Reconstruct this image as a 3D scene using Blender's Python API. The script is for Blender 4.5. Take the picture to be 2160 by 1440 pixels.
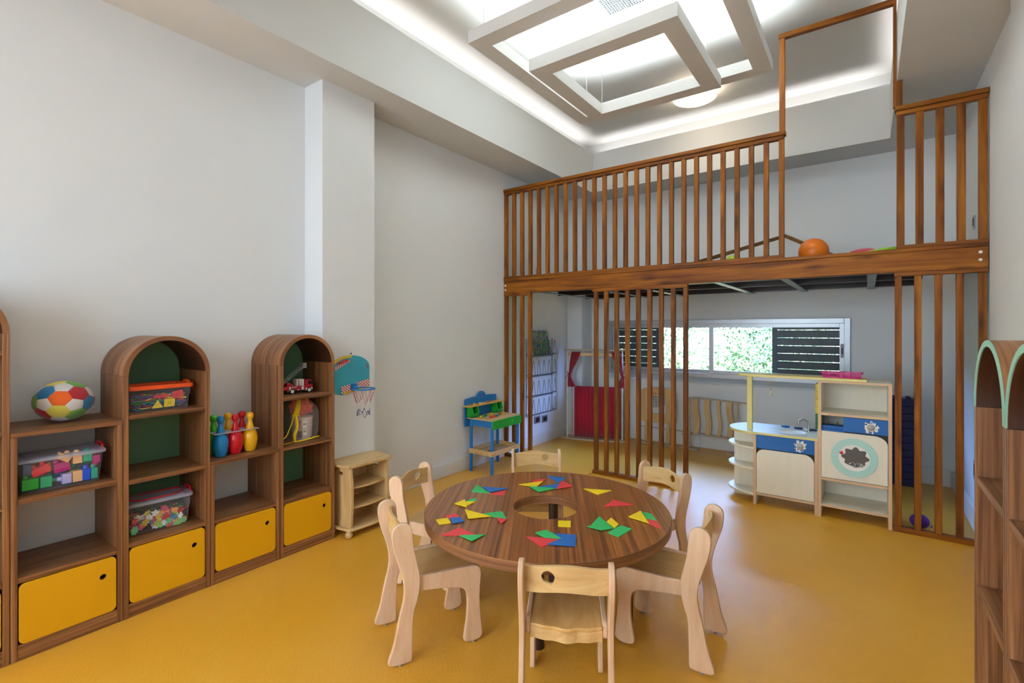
import bpy, bmesh, math, random
from mathutils import Matrix, Vector
random.seed(7)
PI = math.pi
S = bpy.context.scene
for o in list(bpy.data.objects): bpy.data.objects.remove(o)
COL = S.collection

# ------------------------------------------------------------------ camera, world, lights, exposure
YAW = math.atan2(749, 1025.84)
cd = bpy.data.cameras.new('camera'); cam = bpy.data.objects.new('camera', cd); COL.objects.link(cam)
cam.location = (0, 0, 1.45); cam.rotation_euler = (PI/2, 0, YAW)
cd.sensor_width = 36; cd.lens = 36*1025.84/2160; cd.shift_y = -25/2160; cd.clip_start = 0.05
S.camera = cam
S.view_settings.view_transform = 'Standard'; S.view_settings.look = 'None'
S.view_settings.gamma = 1; S.view_settings.use_curve_mapping = False
S.view_settings.exposure = 0.31

wd = bpy.data.worlds.new('daylight'); S.world = wd; wd.use_nodes = True
bg = wd.node_tree.nodes['Background']; bg.inputs[0].default_value = (0.42, 0.62, 1.0, 1); bg.inputs[1].default_value = 1.5

def area(name, loc, rot, sx, sy, power, col, portal=False, spread=PI):
    l = bpy.data.lights.new(name, 'AREA'); l.shape = 'RECTANGLE'; l.size = sx; l.size_y = sy
    l.energy = power; l.color = col; l.spread = spread
    o = bpy.data.objects.new(name, l); COL.objects.link(o); o.location = loc; o.rotation_euler = rot
    if portal: l.cycles.is_portal = True
    return o
sun = bpy.data.lights.new('sun', 'SUN'); sun.energy = 85; sun.angle = 0.01; sun.color = (1, .95, .86)
so = bpy.data.objects.new('sun', sun); COL.objects.link(so)
so.rotation_euler = Vector((0.9, -0.3, 0.55)).to_track_quat('Z', 'Y').to_euler()

COOL = (0.79, 0.93, 1.0); NEUT = (1, .96, .90)
# daylight through the wide window behind the camera
area('window_daylight', (-1.5, -2.25, 1.85), (math.radians(80), 0, 0), 3.2, 1.8, 50, COOL, spread=math.radians(125))
for n, x, sx, w in (('sky_fill_left', -4.6, 2.6, 560), ('sky_fill_right', 1.6, 2.6, 560), ('sky_fill_middle', -1.5, 3.2, 430)):
    area(n, (x, 7.9, 2.5), (math.radians(-60), 0, 0), sx, .9, w, (.22, .42, 1.0))  # blue panels added out of view, standing in for sky at the back window
# strip lights lying in the ceiling cove
for n, l, r, sx, sy, w in (('cove_light_left', (-2.985, 3.26, 3.69), 0, .05, 4.9, 5), ('cove_light_right', (.255, 3.26, 3.69), 0, .05, 4.9, 5),
                           ('cove_light_far', (-1.365, 5.85, 3.69), 0, 3.0, .05, 3.2), ('cove_light_near', (-1.365, .67, 3.69), 0, 3.0, .05, 3.2)):
    area(n, l, (PI, 0, 0), sx, sy, w, (1, .97, .97), spread=math.radians(130))

# ------------------------------------------------------------------ materials
def lin(c):
    if isinstance(c, str):
        c = [int(c[i:i+2], 16)/255 for i in (0, 2, 4)]
    return tuple((x/12.92 if x <= .04045 else ((x+.055)/1.055)**2.4) for x in c) + (1,)
def newmat(name):
    m = bpy.data.materials.new(name); m.use_nodes = True
    nt = m.node_tree; return m, nt, nt.nodes['Principled BSDF'], nt.nodes, nt.links
def plain(name, c, rough=.5, metal=0, noise=.04, bump=0, bscale=200, spec=.5, coat=0, sheen=0):
    m, nt, b, N, L = newmat(name)
    c = lin(c)
    tc = N.new('ShaderNodeTexCoord'); nz = N.new('ShaderNodeTexNoise'); nz.inputs['Scale'].default_value = 3.5; nz.inputs['Detail'].default_value = 3
    L.new(tc.outputs['Object'], nz.inputs['Vector'])
    mx = N.new('ShaderNodeMix'); mx.data_type = 'RGBA'
    mx.inputs['A'].default_value = tuple(v*(1-noise) for v in c[:3])+(1,); mx.inputs['B'].default_value = tuple(min(1, v*(1+noise)) for v in c[:3])+(1,)
    L.new(nz.outputs[0], mx.inputs['Factor']); L.new(mx.outputs['Result'], b.inputs['Base Color'])
    b.inputs['Roughness'].default_value = rough; b.inputs['Metallic'].default_value = metal
    b.inputs['Specular IOR Level'].default_value = spec; b.inputs['Coat Weight'].default_value = coat; b.inputs['Sheen Weight'].default_value = sheen
    if bump:
        n2 = N.new('ShaderNodeTexNoise'); n2.inputs['Scale'].default_value = bscale; n2.inputs['Detail'].default_value = 2
        L.new(tc.outputs['Object'], n2.inputs['Vector'])
        bp = N.new('ShaderNodeBump'); bp.inputs['Strength'].default_value = bump; bp.inputs['Distance'].default_value = .002
        L.new(n2.outputs[0], bp.inputs['Height']); L.new(bp.outputs[0], b.inputs['Normal'])
    return m
def wood(name, cols, axis='z', cross=38, along=1.1, rough=.4, fine=.35, knots=0, coat=0, ply=False, var=.0, dist=0.6, spec=.5):
    m, nt, b, N, L = newmat(name)
    tc = N.new('ShaderNodeTexCoord'); oi = N.new('ShaderNodeObjectInfo')
    ad = N.new('ShaderNodeVectorMath'); ad.operation = 'ADD'
    cb = N.new('ShaderNodeCombineXYZ'); mt = N.new('ShaderNodeMath'); mt.operation = 'MULTIPLY'; mt.inputs[1].default_value = 37.0
    L.new(oi.outputs['Random'], mt.inputs[0])
    for i in range(3): L.new(mt.outputs[0], cb.inputs[i])
    L.new(tc.outputs['Object'], ad.inputs[0]); L.new(cb.outputs[0], ad.inputs[1])
    mp = N.new('ShaderNodeMapping'); sc = [along, along, cross] if axis == 'h' else [cross, along, along]
    if axis in 'xyz':
        sc = [cross]*3; sc['xyz'.index(axis)] = along
    mp.inputs['Scale'].default_value = sc
    L.new(ad.outputs[0], mp.inputs['Vector'])
    nz = N.new('ShaderNodeTexNoise'); nz.inputs['Scale'].default_value = 1; nz.inputs['Detail'].default_value = 5; nz.inputs['Roughness'].default_value = .62; nz.inputs['Distortion'].default_value = dist
    L.new(mp.outputs[0], nz.inputs['Vector'])
    rp = N.new('ShaderNodeValToRGB'); e = rp.color_ramp.elements
    e[0].position = .28; e[0].color = lin(cols[0]); e[1].position = .74; e[1].color = lin(cols[-1])
    for i, c in enumerate(cols[1:-1]):
        q = e.new(.28+.46*(i+1)/(len(cols)-1)); q.color = lin(c)
    L.new(nz.outputs[0], rp.inputs[0]); out = rp.outputs[0]
    def mixin(fac, col_or_dark, out, strength):
        mx = N.new('ShaderNodeMix'); mx.data_type = 'RGBA'; mx.blend_type = 'MULTIPLY'
        mm = N.new('ShaderNodeMath'); mm.operation = 'MULTIPLY'; mm.inputs[1].default_value = strength; L.new(fac, mm.inputs[0])
        L.new(mm.outputs[0], mx.inputs['Factor']); L.new(out, mx.inputs['A']); mx.inputs['B'].default_value = col_or_dark
        return mx.outputs['Result']
    if fine:
        mp2 = N.new('ShaderNodeMapping'); s2 = [cross*6]*3; s2['xyz'.index(axis if axis in 'xyz' else 'y')] = along*5; mp2.inputs['Scale'].default_value = s2
        L.new(ad.outputs[0], mp2.inputs['Vector'])
        n2 = N.new('ShaderNodeTexNoise'); n2.inputs['Scale'].default_value = 1; n2.inputs['Detail'].default_value = 2
        L.new(mp2.outputs[0], n2.inputs['Vector'])
        out = mixin(n2.outputs[0], (.55, .5, .45, 1), out, fine)
    if knots:
        mp3 = N.new('ShaderNodeMapping'); s3 = [13]*3; s3['xyz'.index(axis)] = 3.6; mp3.inputs['Scale'].default_value = s3
        L.new(ad.outputs[0], mp3.inputs['Vector'])
        vr = N.new('ShaderNodeTexVoronoi'); vr.inputs['Scale'].default_value = 1
        L.new(mp3.outputs[0], vr.inputs['Vector'])
        mr = N.new('ShaderNodeMapRange'); mr.inputs[1].default_value = .04; mr.inputs[2].default_value = .36; mr.inputs[3].default_value = 1; mr.inputs[4].default_value = 0
        L.new(vr.outputs['Distance'], mr.inputs[0])
        out = mixin(mr.outputs[0], (.3, .2, .15, 1), out, knots)
    if var:
        hs = N.new('ShaderNodeHueSaturation'); mv = N.new('ShaderNodeMapRange'); mv.inputs[3].default_value = 1-var; mv.inputs[4].default_value = 1+var
        L.new(oi.outputs['Random'], mv.inputs[0]); L.new(mv.outputs[0], hs.inputs['Value']); L.new(out, hs.inputs['Color']); out = hs.outputs[0]
    if ply:   # plywood: the layers show on the cut edges (faces not square to local x)
        sx = N.new('ShaderNodeSeparateXYZ'); L.new(tc.outputs['Normal'], sx.inputs[0])
        ab = N.new('ShaderNodeMath'); ab.operation = 'ABSOLUTE'; L.new(sx.outputs[0], ab.inputs[0])
        ls = N.new('ShaderNodeMath'); ls.operation = 'LESS_THAN'; ls.inputs[1].default_value = .75; L.new(ab.outputs[0], ls.inputs[0])
        sp = N.new('ShaderNodeSeparateXYZ'); L.new(tc.outputs['Object'], sp.inputs[0])
        wv = N.new('ShaderNodeMath'); wv.operation = 'MULTIPLY'; wv.inputs[1].default_value = 2*PI/.0044; L.new(sp.outputs[0], wv.inputs[0])
        sn = N.new('ShaderNodeMath'); sn.operation = 'SINE'; L.new(wv.outputs[0], sn.inputs[0])
        m2 = N.new('ShaderNodeMapRange'); m2.inputs[1].default_value = -.4; m2.inputs[2].default_value = .6; L.new(sn.outputs[0], m2.inputs[0])
        m3 = N.new('ShaderNodeMath'); m3.operation = 'MULTIPLY'; L.new(m2.outputs[0], m3.inputs[0]); L.new(ls.outputs[0], m3.inputs[1])
        out = mixin(m3.outputs[0], (.45, .33, .2, 1), out, .5)
    L.new(out, b.inputs['Base Color']); b.inputs['Roughness'].default_value = rough; b.inputs['Coat Weight'].default_value = coat; b.inputs['Coat Roughness'].default_value = .25; b.inputs['Specular IOR Level'].default_value = spec
    bp = N.new('ShaderNodeBump'); bp.inputs['Strength'].default_value = .12; bp.inputs['Distance'].default_value = .002
    L.new(nz.outputs[0], bp.inputs['Height']); L.new(bp.outputs[0], b.inputs['Normal'])
    return m
def clear(name, col, alpha, rough=.12):
    """thin clear plastic or glass: a see-through sheet with a tinted body and a surface reflection"""
    m = bpy.data.materials.new(name); m.use_nodes = True; nt = m.node_tree; N = nt.nodes; L = nt.links; N.clear()
    o = N.new('ShaderNodeOutputMaterial'); t = N.new('ShaderNodeBsdfTransparent'); p = N.new('ShaderNodeBsdfPrincipled')
    p.inputs['Base Color'].default_value = lin(col); p.inputs['Roughness'].default_value = rough
    nz = N.new('ShaderNodeTexNoise'); nz.inputs['Scale'].default_value = 4; tc = N.new('ShaderNodeTexCoord'); L.new(tc.outputs['Object'], nz.inputs['Vector'])
    lw = N.new('ShaderNodeLayerWeight'); lw.inputs[0].default_value = .5; fr = N.new('ShaderNodeMath'); fr.operation = 'POWER'; fr.inputs[1].default_value = 5; L.new(lw.outputs['Facing'], fr.inputs[0])
    mr = N.new('ShaderNodeMapRange'); mr.inputs[3].default_value = alpha*.85; mr.inputs[4].default_value = alpha*1.15; L.new(nz.outputs[0], mr.inputs[0])
    ad = N.new('ShaderNodeMath'); ad.operation = 'ADD'; ad.use_clamp = True; L.new(mr.outputs[0], ad.inputs[0]); L.new(fr.outputs[0], ad.inputs[1])
    mx = N.new('ShaderNodeMixShader'); L.new(ad.outputs[0], mx.inputs[0]); L.new(t.outputs[0], mx.inputs[1]); L.new(p.outputs[0], mx.inputs[2]); L.new(mx.outputs[0], o.inputs[0])
    return m
def emit(name, c, s):
    m, nt, b, N, L = newmat(name); b.inputs['Base Color'].default_value = lin(c); b.inputs['Emission Color'].default_value = lin(c); b.inputs['Emission Strength'].default_value = s
    return m

PAINT = plain('wall_paint', 'e5e7e8', .62, noise=.015, bump=.05, bscale=260)
CEILP = plain('ceiling_paint', 'd2d2cf', .7, noise=.012)
SKIRT = plain('skirting_paint', 'e2e1dd', .35, noise=.01)
W_ = ['4e2f17', '784c2c', '99673e', 'b98a5e']
WAL = {a: wood('walnut_'+a, W_, a, cross=70, rough=.42) for a in 'xyz'}
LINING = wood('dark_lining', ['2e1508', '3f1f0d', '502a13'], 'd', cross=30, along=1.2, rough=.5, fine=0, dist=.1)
WAL['d'] = wood('walnut_hood', W_, 'd', cross=42, along=1.2, rough=.42, fine=0, dist=.1)
WAL['t'] = wood('walnut_table', ['4c2810', '80491f', 'a5652c', 'c08040'], 'y', cross=60, along=.7, rough=.3, fine=.4, coat=.25)
P_ = ['472103', '773f05', '90540a', 'a96a18']
PINE = {a: wood('stained_pine_'+a, P_, a, cross=22, along=1.3, rough=.5, knots=.85, var=.2, coat=0, fine=.25, spec=.25) for a in 'xyz'}
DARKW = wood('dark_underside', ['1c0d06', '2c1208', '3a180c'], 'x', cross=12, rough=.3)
B_ = ['bf9359', 'd0a870', 'dab880', 'e0c28e']
BIR = {a: wood('birch_'+a, B_, a, cross=14, along=2.0, rough=.4, fine=.12, dist=1.6) for a in 'xyz'}
SEATW = wood('birch_seat', ['bd8f50', 'd0a262', 'ddb478'], 'y', cross=9, along=2.4, rough=.28, fine=.06, dist=2.2)  # warmer birch: bounce from the yellow floor is put into the colour
BPLY = wood('birch_plywood', ['d2a985', 'deb996', 'e4c3a3', 'e8cbae'], 'z', cross=13, along=2.2, rough=.4, fine=.10, ply=True, dist=1.2)
MELA = wood('cream_laminate', ['eae1cc', 'ede5d2', 'f0e9d8'], 'z', cross=24, along=1.5, rough=.45, fine=.02)
PEACH = plain('peach_edge', 'd9b48e', .5)
def mint_mat(): return plain('mint_edge', '86b8a4', .5)
MINT = mint_mat()
YEL = plain('yellow_lacquer', 'dfa306', .42, noise=.01)
GREENB = plain('green_back', '5d8a64', .6)
WHITE = plain('white_plastic', 'f0efea', .35); WHITEM = plain('white_matt', 'e9e6df', .6)
ALU = plain('aluminium', 'a0a3a8', .32, metal=.6); STEEL = plain('brushed_steel', 'b8b4ac', .3, metal=1)
BLK = plain('black_plastic', '141518', .4); GREY = plain('grey_plastic', '8a8d90', .45)
RED = plain('red_plastic', 'cf1c26', .3); BLUE = plain('blue_plastic', '1076b8', .3); GRN = plain('green_plastic', '24a63a', .3); YLW = plain('yellow_plastic', 'f2c40c', .3)
ORG = plain('orange_plastic', 'f0561c', .35); PINK = plain('pink_plastic', 'd3127c', .35); NAVY = plain('navy_plastic', '0c1450', .4); AMB = plain('amber_plastic', 'eda51a', .3)
TGR = plain('tile_green', '2fb765', .45); TRE = plain('tile_red', 'e23a42', .45); TBL = plain('tile_blue', '1565b4', .45); TYE = plain('tile_yellow', 'f6d413', .45)
TILE = dict(green=TGR, red=TRE, blue=TBL, yellow=TYE)
KBLUE = plain('kitchen_blue', '0f63b0', .4); KYEL = plain('kitchen_yellow', 'e0d081', .45); KTOP = plain('counter_laminate', 'd8dccf', .3)
CLOTH = plain('red_cloth', 'a80c2c', .85, bump=.4, bscale=500, sheen=.3, noise=.12)
BENB = plain('bench_blue', '1a74bb', .4); BENG = plain('bench_green', '17a02e', .4)
WIRE = plain('teal_wire', '2a4a5c', .35, metal=.5); PVC = clear('clear_bin', 'e6eaf6', .08); LIDC = clear('clear_lid', 'd8def8', .34, .25); TRAY = clear('clear_tray', 'c8c8d2', .5, .2)
GLASS = clear('window_glass', 'aaccd8', .03, .03); BAGC = clear('bag_vinyl', 'e4dcd8', .16, .2)

def floor_mat():
    m, nt, b, N, L = newmat('yellow_vinyl')
    tc = N.new('ShaderNodeTexCoord'); nz = N.new('ShaderNodeTexNoise'); nz.inputs['Scale'].default_value = 1.3; nz.inputs['Detail'].default_value = 4
    L.new(tc.outputs['Object'], nz.inputs['Vector'])
    rp = N.new('ShaderNodeValToRGB'); rp.color_ramp.elements[0].position = .35; rp.color_ramp.elements[0].color = lin('dd9e2a'); rp.color_ramp.elements[1].position = .65; rp.color_ramp.elements[1].color = lin('e3a83a')
    L.new(nz.outputs[0], rp.inputs[0]); L.new(rp.outputs[0], b.inputs['Base Color'])
    n2 = N.new('ShaderNodeTexNoise'); n2.inputs['Scale'].default_value = 170; n2.inputs['Detail'].default_value = 1.5; L.new(tc.outputs['Object'], n2.inputs['Vector'])
    bp = N.new('ShaderNodeBump'); bp.inputs['Strength'].default_value = .8; bp.inputs['Distance'].default_value = .0018; L.new(n2.outputs[0], bp.inputs['Height']); L.new(bp.outputs[0], b.inputs['Normal'])
    b.inputs['Roughness'].default_value = .34; b.inputs['Specular IOR Level'].default_value = .55
    return m
FLOOR = floor_mat()

# ------------------------------------------------------------------ mesh helpers
WM = {}
def smooth_path(p, n=4, closed=True):
    out = []; k = len(p)
    rng = range(k) if closed else range(k-1)
    for i in rng:
        g = (lambda j: p[j % k]) if closed else (lambda j: p[max(0, min(k-1, j))])
        a, b, c, d = g(i-1), g(i), g(i+1), g(i+2)
        for s in range(n):
            t = s/n
            out.append(tuple(.5*((2*b[q])+(-a[q]+c[q])*t+(2*a[q]-5*b[q]+4*c[q]-d[q])*t*t+(-a[q]+3*b[q]-3*c[q]+d[q])*t**3) for q in range(len(b))))
    if not closed: out.append(tuple(p[-1]))
    return out
def circ(cx, cy, r, n=32, ry=None, a0=0):
    ry = ry or r
    return [(cx+r*math.cos(a0+2*PI*i/n), cy+ry*math.sin(a0+2*PI*i/n)) for i in range(n)]
def rrect(x0, y0, x1, y1, r, n=5):
    o = []
    for cx, cy, a in ((x1-r, y1-r, 0), (x0+r, y1-r, PI/2), (x0+r, y0+r, PI), (x1-r, y0+r, 1.5*PI)):
        o += [(cx+r*math.cos(a+PI/2*i/n), cy+r*math.sin(a+PI/2*i/n)) for i in range(n+1)]
    return o
def to3(ax, a, p):
    if ax == 'x': return (a, p[0], p[1])
    if ax == 'y': return (p[0], a, p[1])
    return (p[0], p[1], a)
class MB:
    def __init__(s): s.v = []; s.f = []; s.m = []; s.T = Matrix()
    def add(s, vs, fs, mi=0):
        b = len(s.v); s.v += [tuple(s.T @ Vector(v)) for v in vs]; s.f += [tuple(b+i for i in f) for f in fs]; s.m += [mi]*len(fs); return s
    def box(s, x0, y0, z0, x1, y1, z1, mi=0):
        v = [(x, y, z) for x in (x0, x1) for y in (y0, y1) for z in (z0, z1)]
        return s.add(v, [(0, 1, 3, 2), (4, 6, 7, 5), (0, 4, 5, 1), (2, 3, 7, 6), (0, 2, 6, 4), (1, 5, 7, 3)], mi)
    def prism(s, poly, ax, a0, a1, mi=0):
        n = len(poly); v = [to3(ax, a0, p) for p in poly]+[to3(ax, a1, p) for p in poly]
        f = [tuple(range(n)), tuple(range(n, 2*n))]+[(i, (i+1) % n, n+(i+1) % n, n+i) for i in range(n)]
        return s.add(v, f, mi)
    def ring(s, outer, inner, ax, a0, a1, closed=True, mi=0):
        n = len(outer); v = [to3(ax, a, p) for a in (a0, a1) for p in outer+inner]; f = []
        for i in range(n if closed else n-1):
            j = (i+1) % n; a, b, c, d = i, j, n+j, n+i; k = 2*n
            f += [(a, b, c, d), (k+a, k+b, k+c, k+d), (a, b, k+b, k+a), (d, c, k+c, k+d)]
        if not closed:
            for i in (0, n-1): f.append((i, n+i, 3*n+i, 2*n+i))
        return s.add(v, f, mi)
    def holed(s, outer, hole, ax, a0, a1, steps=1, bend=None, mi=0):
        hx = sum(p[0] for p in hole)/len(hole); hy = sum(p[1] for p in hole)/len(hole)
        def hit(poly, a):
            dx, dy = math.cos(a), math.sin(a); best = None
            for i in range(len(poly)):
                (x1, y1), (x2, y2) = poly[i], poly[(i+1) % len(poly)]
                ex, ey = x2-x1, y2-y1; den = dx*ey-dy*ex
                if abs(den) < 1e-12: continue
                t = ((x1-hx)*ey-(y1-hy)*ex)/den; u = ((x1-hx)*dy-(y1-hy)*dx)/den
                if t > 0 and -1e-6 <= u <= 1+1e-6 and (best is None or t > best): best = t
            best = best or .001
            return (hx+dx*best, hy+dy*best)
        A = sorted(set([round(math.atan2(p[1]-hy, p[0]-hx), 4) for p in outer+hole]+[round(-PI+2*PI*i/48+.001, 4) for i in range(48)]))
        O = [hit(outer, a) for a in A]; I = [hit(hole, a) for a in A]; n = len(A)
        loops = [[(o[0]+(i[0]-o[0])*k/steps, o[1]+(i[1]-o[1])*k/steps) for o, i in zip(O, I)] for k in range(steps+1)]
        v = []
        for a in (a0, a1):
            for lp in loops:
                for p in lp:
                    q = to3(ax, a, p); v.append(bend(q) if bend else q)
        M = n*(steps+1); f = []
        for k in range(steps):
            for i in range(n):
                j = (i+1) % n; a, b, c, d = k*n+i, k*n+j, (k+1)*n+j, (k+1)*n+i
                f += [(a, b, c, d), (M+a, M+b, M+c, M+d)]
        for i in range(n):
            j = (i+1) % n; f += [(i, j, M+j, M+i), (steps*n+i, steps*n+j, M+steps*n+j, M+steps*n+i)]
        return s.add(v, f, mi)
    def tube(s, pts, r, n=8, closed=False, mi=0, flat=None):
        P = [Vector(p) for p in pts]; k = len(P); v = []; f = []
        prev = None
        for i, p in enumerate(P):
            a = P[(i-1) % k] if (closed or i) else P[i]; b = P[(i+1) % k] if (closed or i < k-1) else P[i]
            t = (b-a).normalized()
            if prev is None:
                u = t.cross(Vector((0, 0, 1)));
                if u.length < .05: u = t.cross(Vector((1, 0, 0)))
            else: u = prev-t*prev.dot(t)
            u.normalize(); prev = u; w = t.cross(u)
            rr = r[i] if isinstance(r, (list, tuple)) else r
            for j in range(n):
                an = 2*PI*j/n; v.append(tuple(p+u*math.cos(an)*rr+w*math.sin(an)*rr*(flat or 1)))
        for i in range(k if closed else k-1):
            for j in range(n):
                a = i*n+j; b = i*n+(j+1) % n; c = ((i+1) % k)*n+(j+1) % n; d = ((i+1) % k)*n+j; f.append((a, b, c, d))
        if not closed: f += [tuple(range(n)), tuple(range((k-1)*n, k*n))]
        return s.add(v, f, mi)
    def bar(s, p0, p1, w, h, mi=0):
        """rectangular bar from p0 to p1, w across, h in the other direction (towards z)"""
        a = Vector(p0); b = Vector(p1); t = (b-a).normalized(); u = t.cross(Vector((0, 0, 1)))
        if u.length < .05: u = Vector((1, 0, 0))
        u.normalize(); q = u.cross(t).normalized(); v = []
        for p in (a, b):
            for i, j in ((-1, -1), (1, -1), (1, 1), (-1, 1)): v.append(tuple(p+u*i*w/2+q*j*h/2))
        return s.add(v, [(0, 1, 2, 3), (4, 5, 6, 7), (0, 1, 5, 4), (1, 2, 6, 5), (2, 3, 7, 6), (3, 0, 4, 7)], mi)
    def lathe(s, prof, c=(0, 0, 0), n=24, ax='z', mi=0, sy=1):
        v = []; f = []; k = len(prof)
        for r, h in prof:
            for j in range(n):
                a = 2*PI*j/n; x, y = r*math.cos(a), r*math.sin(a)*sy
                v.append((c[0]+x, c[1]+y, c[2]+h) if ax == 'z' else (c[0]+x, c[1]+h, c[2]+y) if ax == 'y' else (c[0]+h, c[1]+x, c[2]+y))
        for i in range(k-1):
            for j in range(n): f.append((i*n+j, i*n+(j+1) % n, (i+1)*n+(j+1) % n, (i+1)*n+j))
        f += [tuple(range(n)), tuple(range((k-1)*n, k*n))]
        return s.add(v, f, mi)
    def ball(s, c, r, n=20, sc=(1, 1, 1), mi=0):
        k = n//2; v = [(c[0], c[1], c[2]-r*sc[2])]; f = []
        for i in range(1, k):
            a = PI*i/k
            for j in range(n):
                b = 2*PI*j/n; v.append((c[0]+r*sc[0]*math.sin(a)*math.cos(b), c[1]+r*sc[1]*math.sin(a)*math.sin(b), c[2]-r*sc[2]*math.cos(a)))
        v.append((c[0], c[1], c[2]+r*sc[2])); t = len(v)-1
        f += [(0, 1+j, 1+(j+1) % n) for j in range(n)]
        for i in range(k-2):
            for j in range(n): a = 1+i*n; f.append((a+j, a+(j+1) % n, a+n+(j+1) % n, a+n+j))
        a = 1+(k-2)*n; f += [(a+j, t, a+(j+1) % n) for j in range(n)]
        return s.add(v, f, mi)
    def build(s, name, mats, parent=None, bevel=0, label=None, angle=.6):
        me = bpy.data.meshes.new(name)
        if parent is not None:
            inv = WM[parent].inverted(); base = WM[parent]; loc = None; vv = [inv @ Vector(v) for v in s.v]
        else:
            xs, ys, zs = zip(*s.v); loc = Vector(((min(xs)+max(xs))/2, (min(ys)+max(ys))/2, min(zs))); base = Matrix.Translation(loc); vv = [Vector(v)-loc for v in s.v]
        me.from_pydata([tuple(v) for v in vv], [], s.f)
        if not isinstance(mats, (list, tuple)): mats = [mats]
        for m in mats: me.materials.append(m)
        me.polygons.foreach_set('material_index', s.m); me.polygons.foreach_set('use_smooth', [True]*len(s.f))
        bm = bmesh.new(); bm.from_mesh(me); bmesh.ops.recalc_face_normals(bm, faces=bm.faces); bm.to_mesh(me); bm.free()
        me.set_sharp_from_angle(angle=angle)
        o = bpy.data.objects.new(name, me); COL.objects.link(o)
        if parent is not None: o.parent = parent
        else: o.location = loc
        WM[o] = base
        if bevel:
            b = o.modifiers.new('bevel', 'BEVEL'); b.width = bevel; b.segments = 2; b.limit_method = 'ANGLE'; b.angle_limit = .7
        if label: o['label'] = label
        return o
def tag(o, label, cat, group=None):
    o['label'] = label; o['category'] = cat
    if group: o['group'] = group
    return o
def thing(name, label, cat, loc=(0, 0, 0), rz=0, group=None):
    o = bpy.data.objects.new(name, None); COL.objects.link(o); o.location = loc; o.rotation_euler = (0, 0, rz); o.empty_display_size = .05
    WM[o] = Matrix.Translation(Vector(loc)) @ Matrix.Rotation(rz, 4, 'Z'); return tag(o, label, cat, group)
def loc_mb(t):
    """a mesh builder whose coordinates are the thing's own (local) ones"""
    m = MB(); m.T = WM[t].copy(); return m
def struct(o): o['kind'] = 'structure'; return o
KIDS = {}
def dup(root, loc, rot, label=None, group=None):
    def cp(o, par):
        c = o.copy(); COL.objects.link(c)
        if par is not None: c.parent = par; c.matrix_parent_inverse = Matrix()
        for ch in [k for k in bpy.data.objects if k.parent == o]: cp(ch, c)
        return c
    r = cp(root, None); r.location = loc; r.rotation_euler = rot if isinstance(rot, tuple) else (0, 0, rot)
    if label: r['label'] = label
    if group: r['group'] = group
    return r

# ------------------------------------------------------------------ the room
XL, XR, XRN, YB, YN = -3.37, .655, .625, 6.22, -2.2
SOF, LIP, CEI = 3.243, 3.75, 3.92
struct(MB().box(-3.6, YN-.2, -.15, 1.0, YB+.15, 0).build('floor', FLOOR))
m = MB()   # left wall with its column and the back left pillar
m.box(XL-.2, YN, 0, XL, YB, CEI).box(XL, 2.009, 0, -3.145, 2.462, SOF).box(XL, 5.925, 0, -3.145, YB, SOF)
struct(m.build('wall_left', PAINT))
WX0, WX1, WZ0, WZ1 = -2.86, -.15, .87, 1.56
m = MB(); y0, y1 = YB, YB+.15
m.box(XL, y0, 0, WX0, y1, CEI).box(WX1, y0, 0, 1.0, y1, CEI).box(WX0, y0, 0, WX1, y1, WZ0).box(WX0, y0, WZ1, WX1, y1, CEI).box(.395, 6.0, 0, XR, YB, SOF)
struct(m.build('wall_back', PAINT))
struct(MB().box(XR, 3.70, 0, 1.0, YB, CEI).box(XRN, YN, 0, 1.0, 3.70, CEI).build('wall_right', PAINT))
m = MB(); nx0, nx1, nz0, nz1 = -3.1, .1, .85, 2.8
m.box(XL-.2, YN-.2, 0, nx0, YN, CEI).box(nx1, YN-.2, 0, 1.0, YN, CEI).box(nx0, YN-.2, 0, nx1, YN, nz0).box(nx0, YN-.2, nz1, nx1, YN, CEI)
struct(m.build('wall_near', PAINT))
m = MB()
for x in (nx0+.03, nx0+1.08, nx0+2.13, nx1-.03): m.box(x-.03, YN-.13, nz0, x+.03, YN-.07, nz1)
for z in (nz0+.03, nz1-.03): m.box(nx0, YN-.13, z-.03, nx1, YN-.07, z+.03)
struct(m.build('window_2', ALU))
CX0, CX1, CY0, CY1 = -2.905, .175, .75, 5.765
m = MB(); TR = 3.66
def frame_box(m, x0, x1, y0, y1, X0, X1, Y0, Y1, z0, z1):
    m.box(X0, Y0, z0, x0, Y1, z1); m.box(x1, Y0, z0, X1, Y1, z1); m.box(x0, Y0, z0, x1, y0, z1); m.box(x0, y1, z0, x1, Y1, z1)
frame_box(m, CX0, CX1, CY0, CY1, XL, XR, YN, YB, SOF, TR)
frame_box(m, CX0, CX1, CY0, CY1, CX0-.022, CX1+.022, CY0-.022, CY1+.022, TR, LIP)
frame_box(m, CX0-.17, CX1+.17, CY0-.17, CY1+.17, XL, XR, YN, YB, TR, CEI)
m.box(XL-.2, YN-1.6, CEI, 1.0, YB+.15, CEI+.15)  # slab runs on past the near wall: unseen overhang added to block sun
struct(m.build('ceiling', CEILP))
SK = .13
struct(MB().box(XL, 2.462, 0, XL+.013, 5.925, SK).box(XL, YN, 0, XL+.013, 2.009, SK).box(-3.145, 2.009, 0, -3.132, 2.475, SK).box(XL, 2.462, 0, -3.132, 2.475, SK).box(XL+.01, 5.912, 0, -3.132, 5.925, SK).box(-3.145, 5.912, 0, -3.132, YB, SK).build('baseboard_left', SKIRT, bevel=.003))
m = MB(); m.box(-3.132, YB-.013, 0, -1.665, YB, SK+.015); m.box(-1.661, YB-.013, 0, .395, YB, SK+.015); m.box(.382, 5.987, 0, .395, YB, SK+.03); m.box(.382, 5.987, 0, XR, 6.0, SK+.03)
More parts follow.
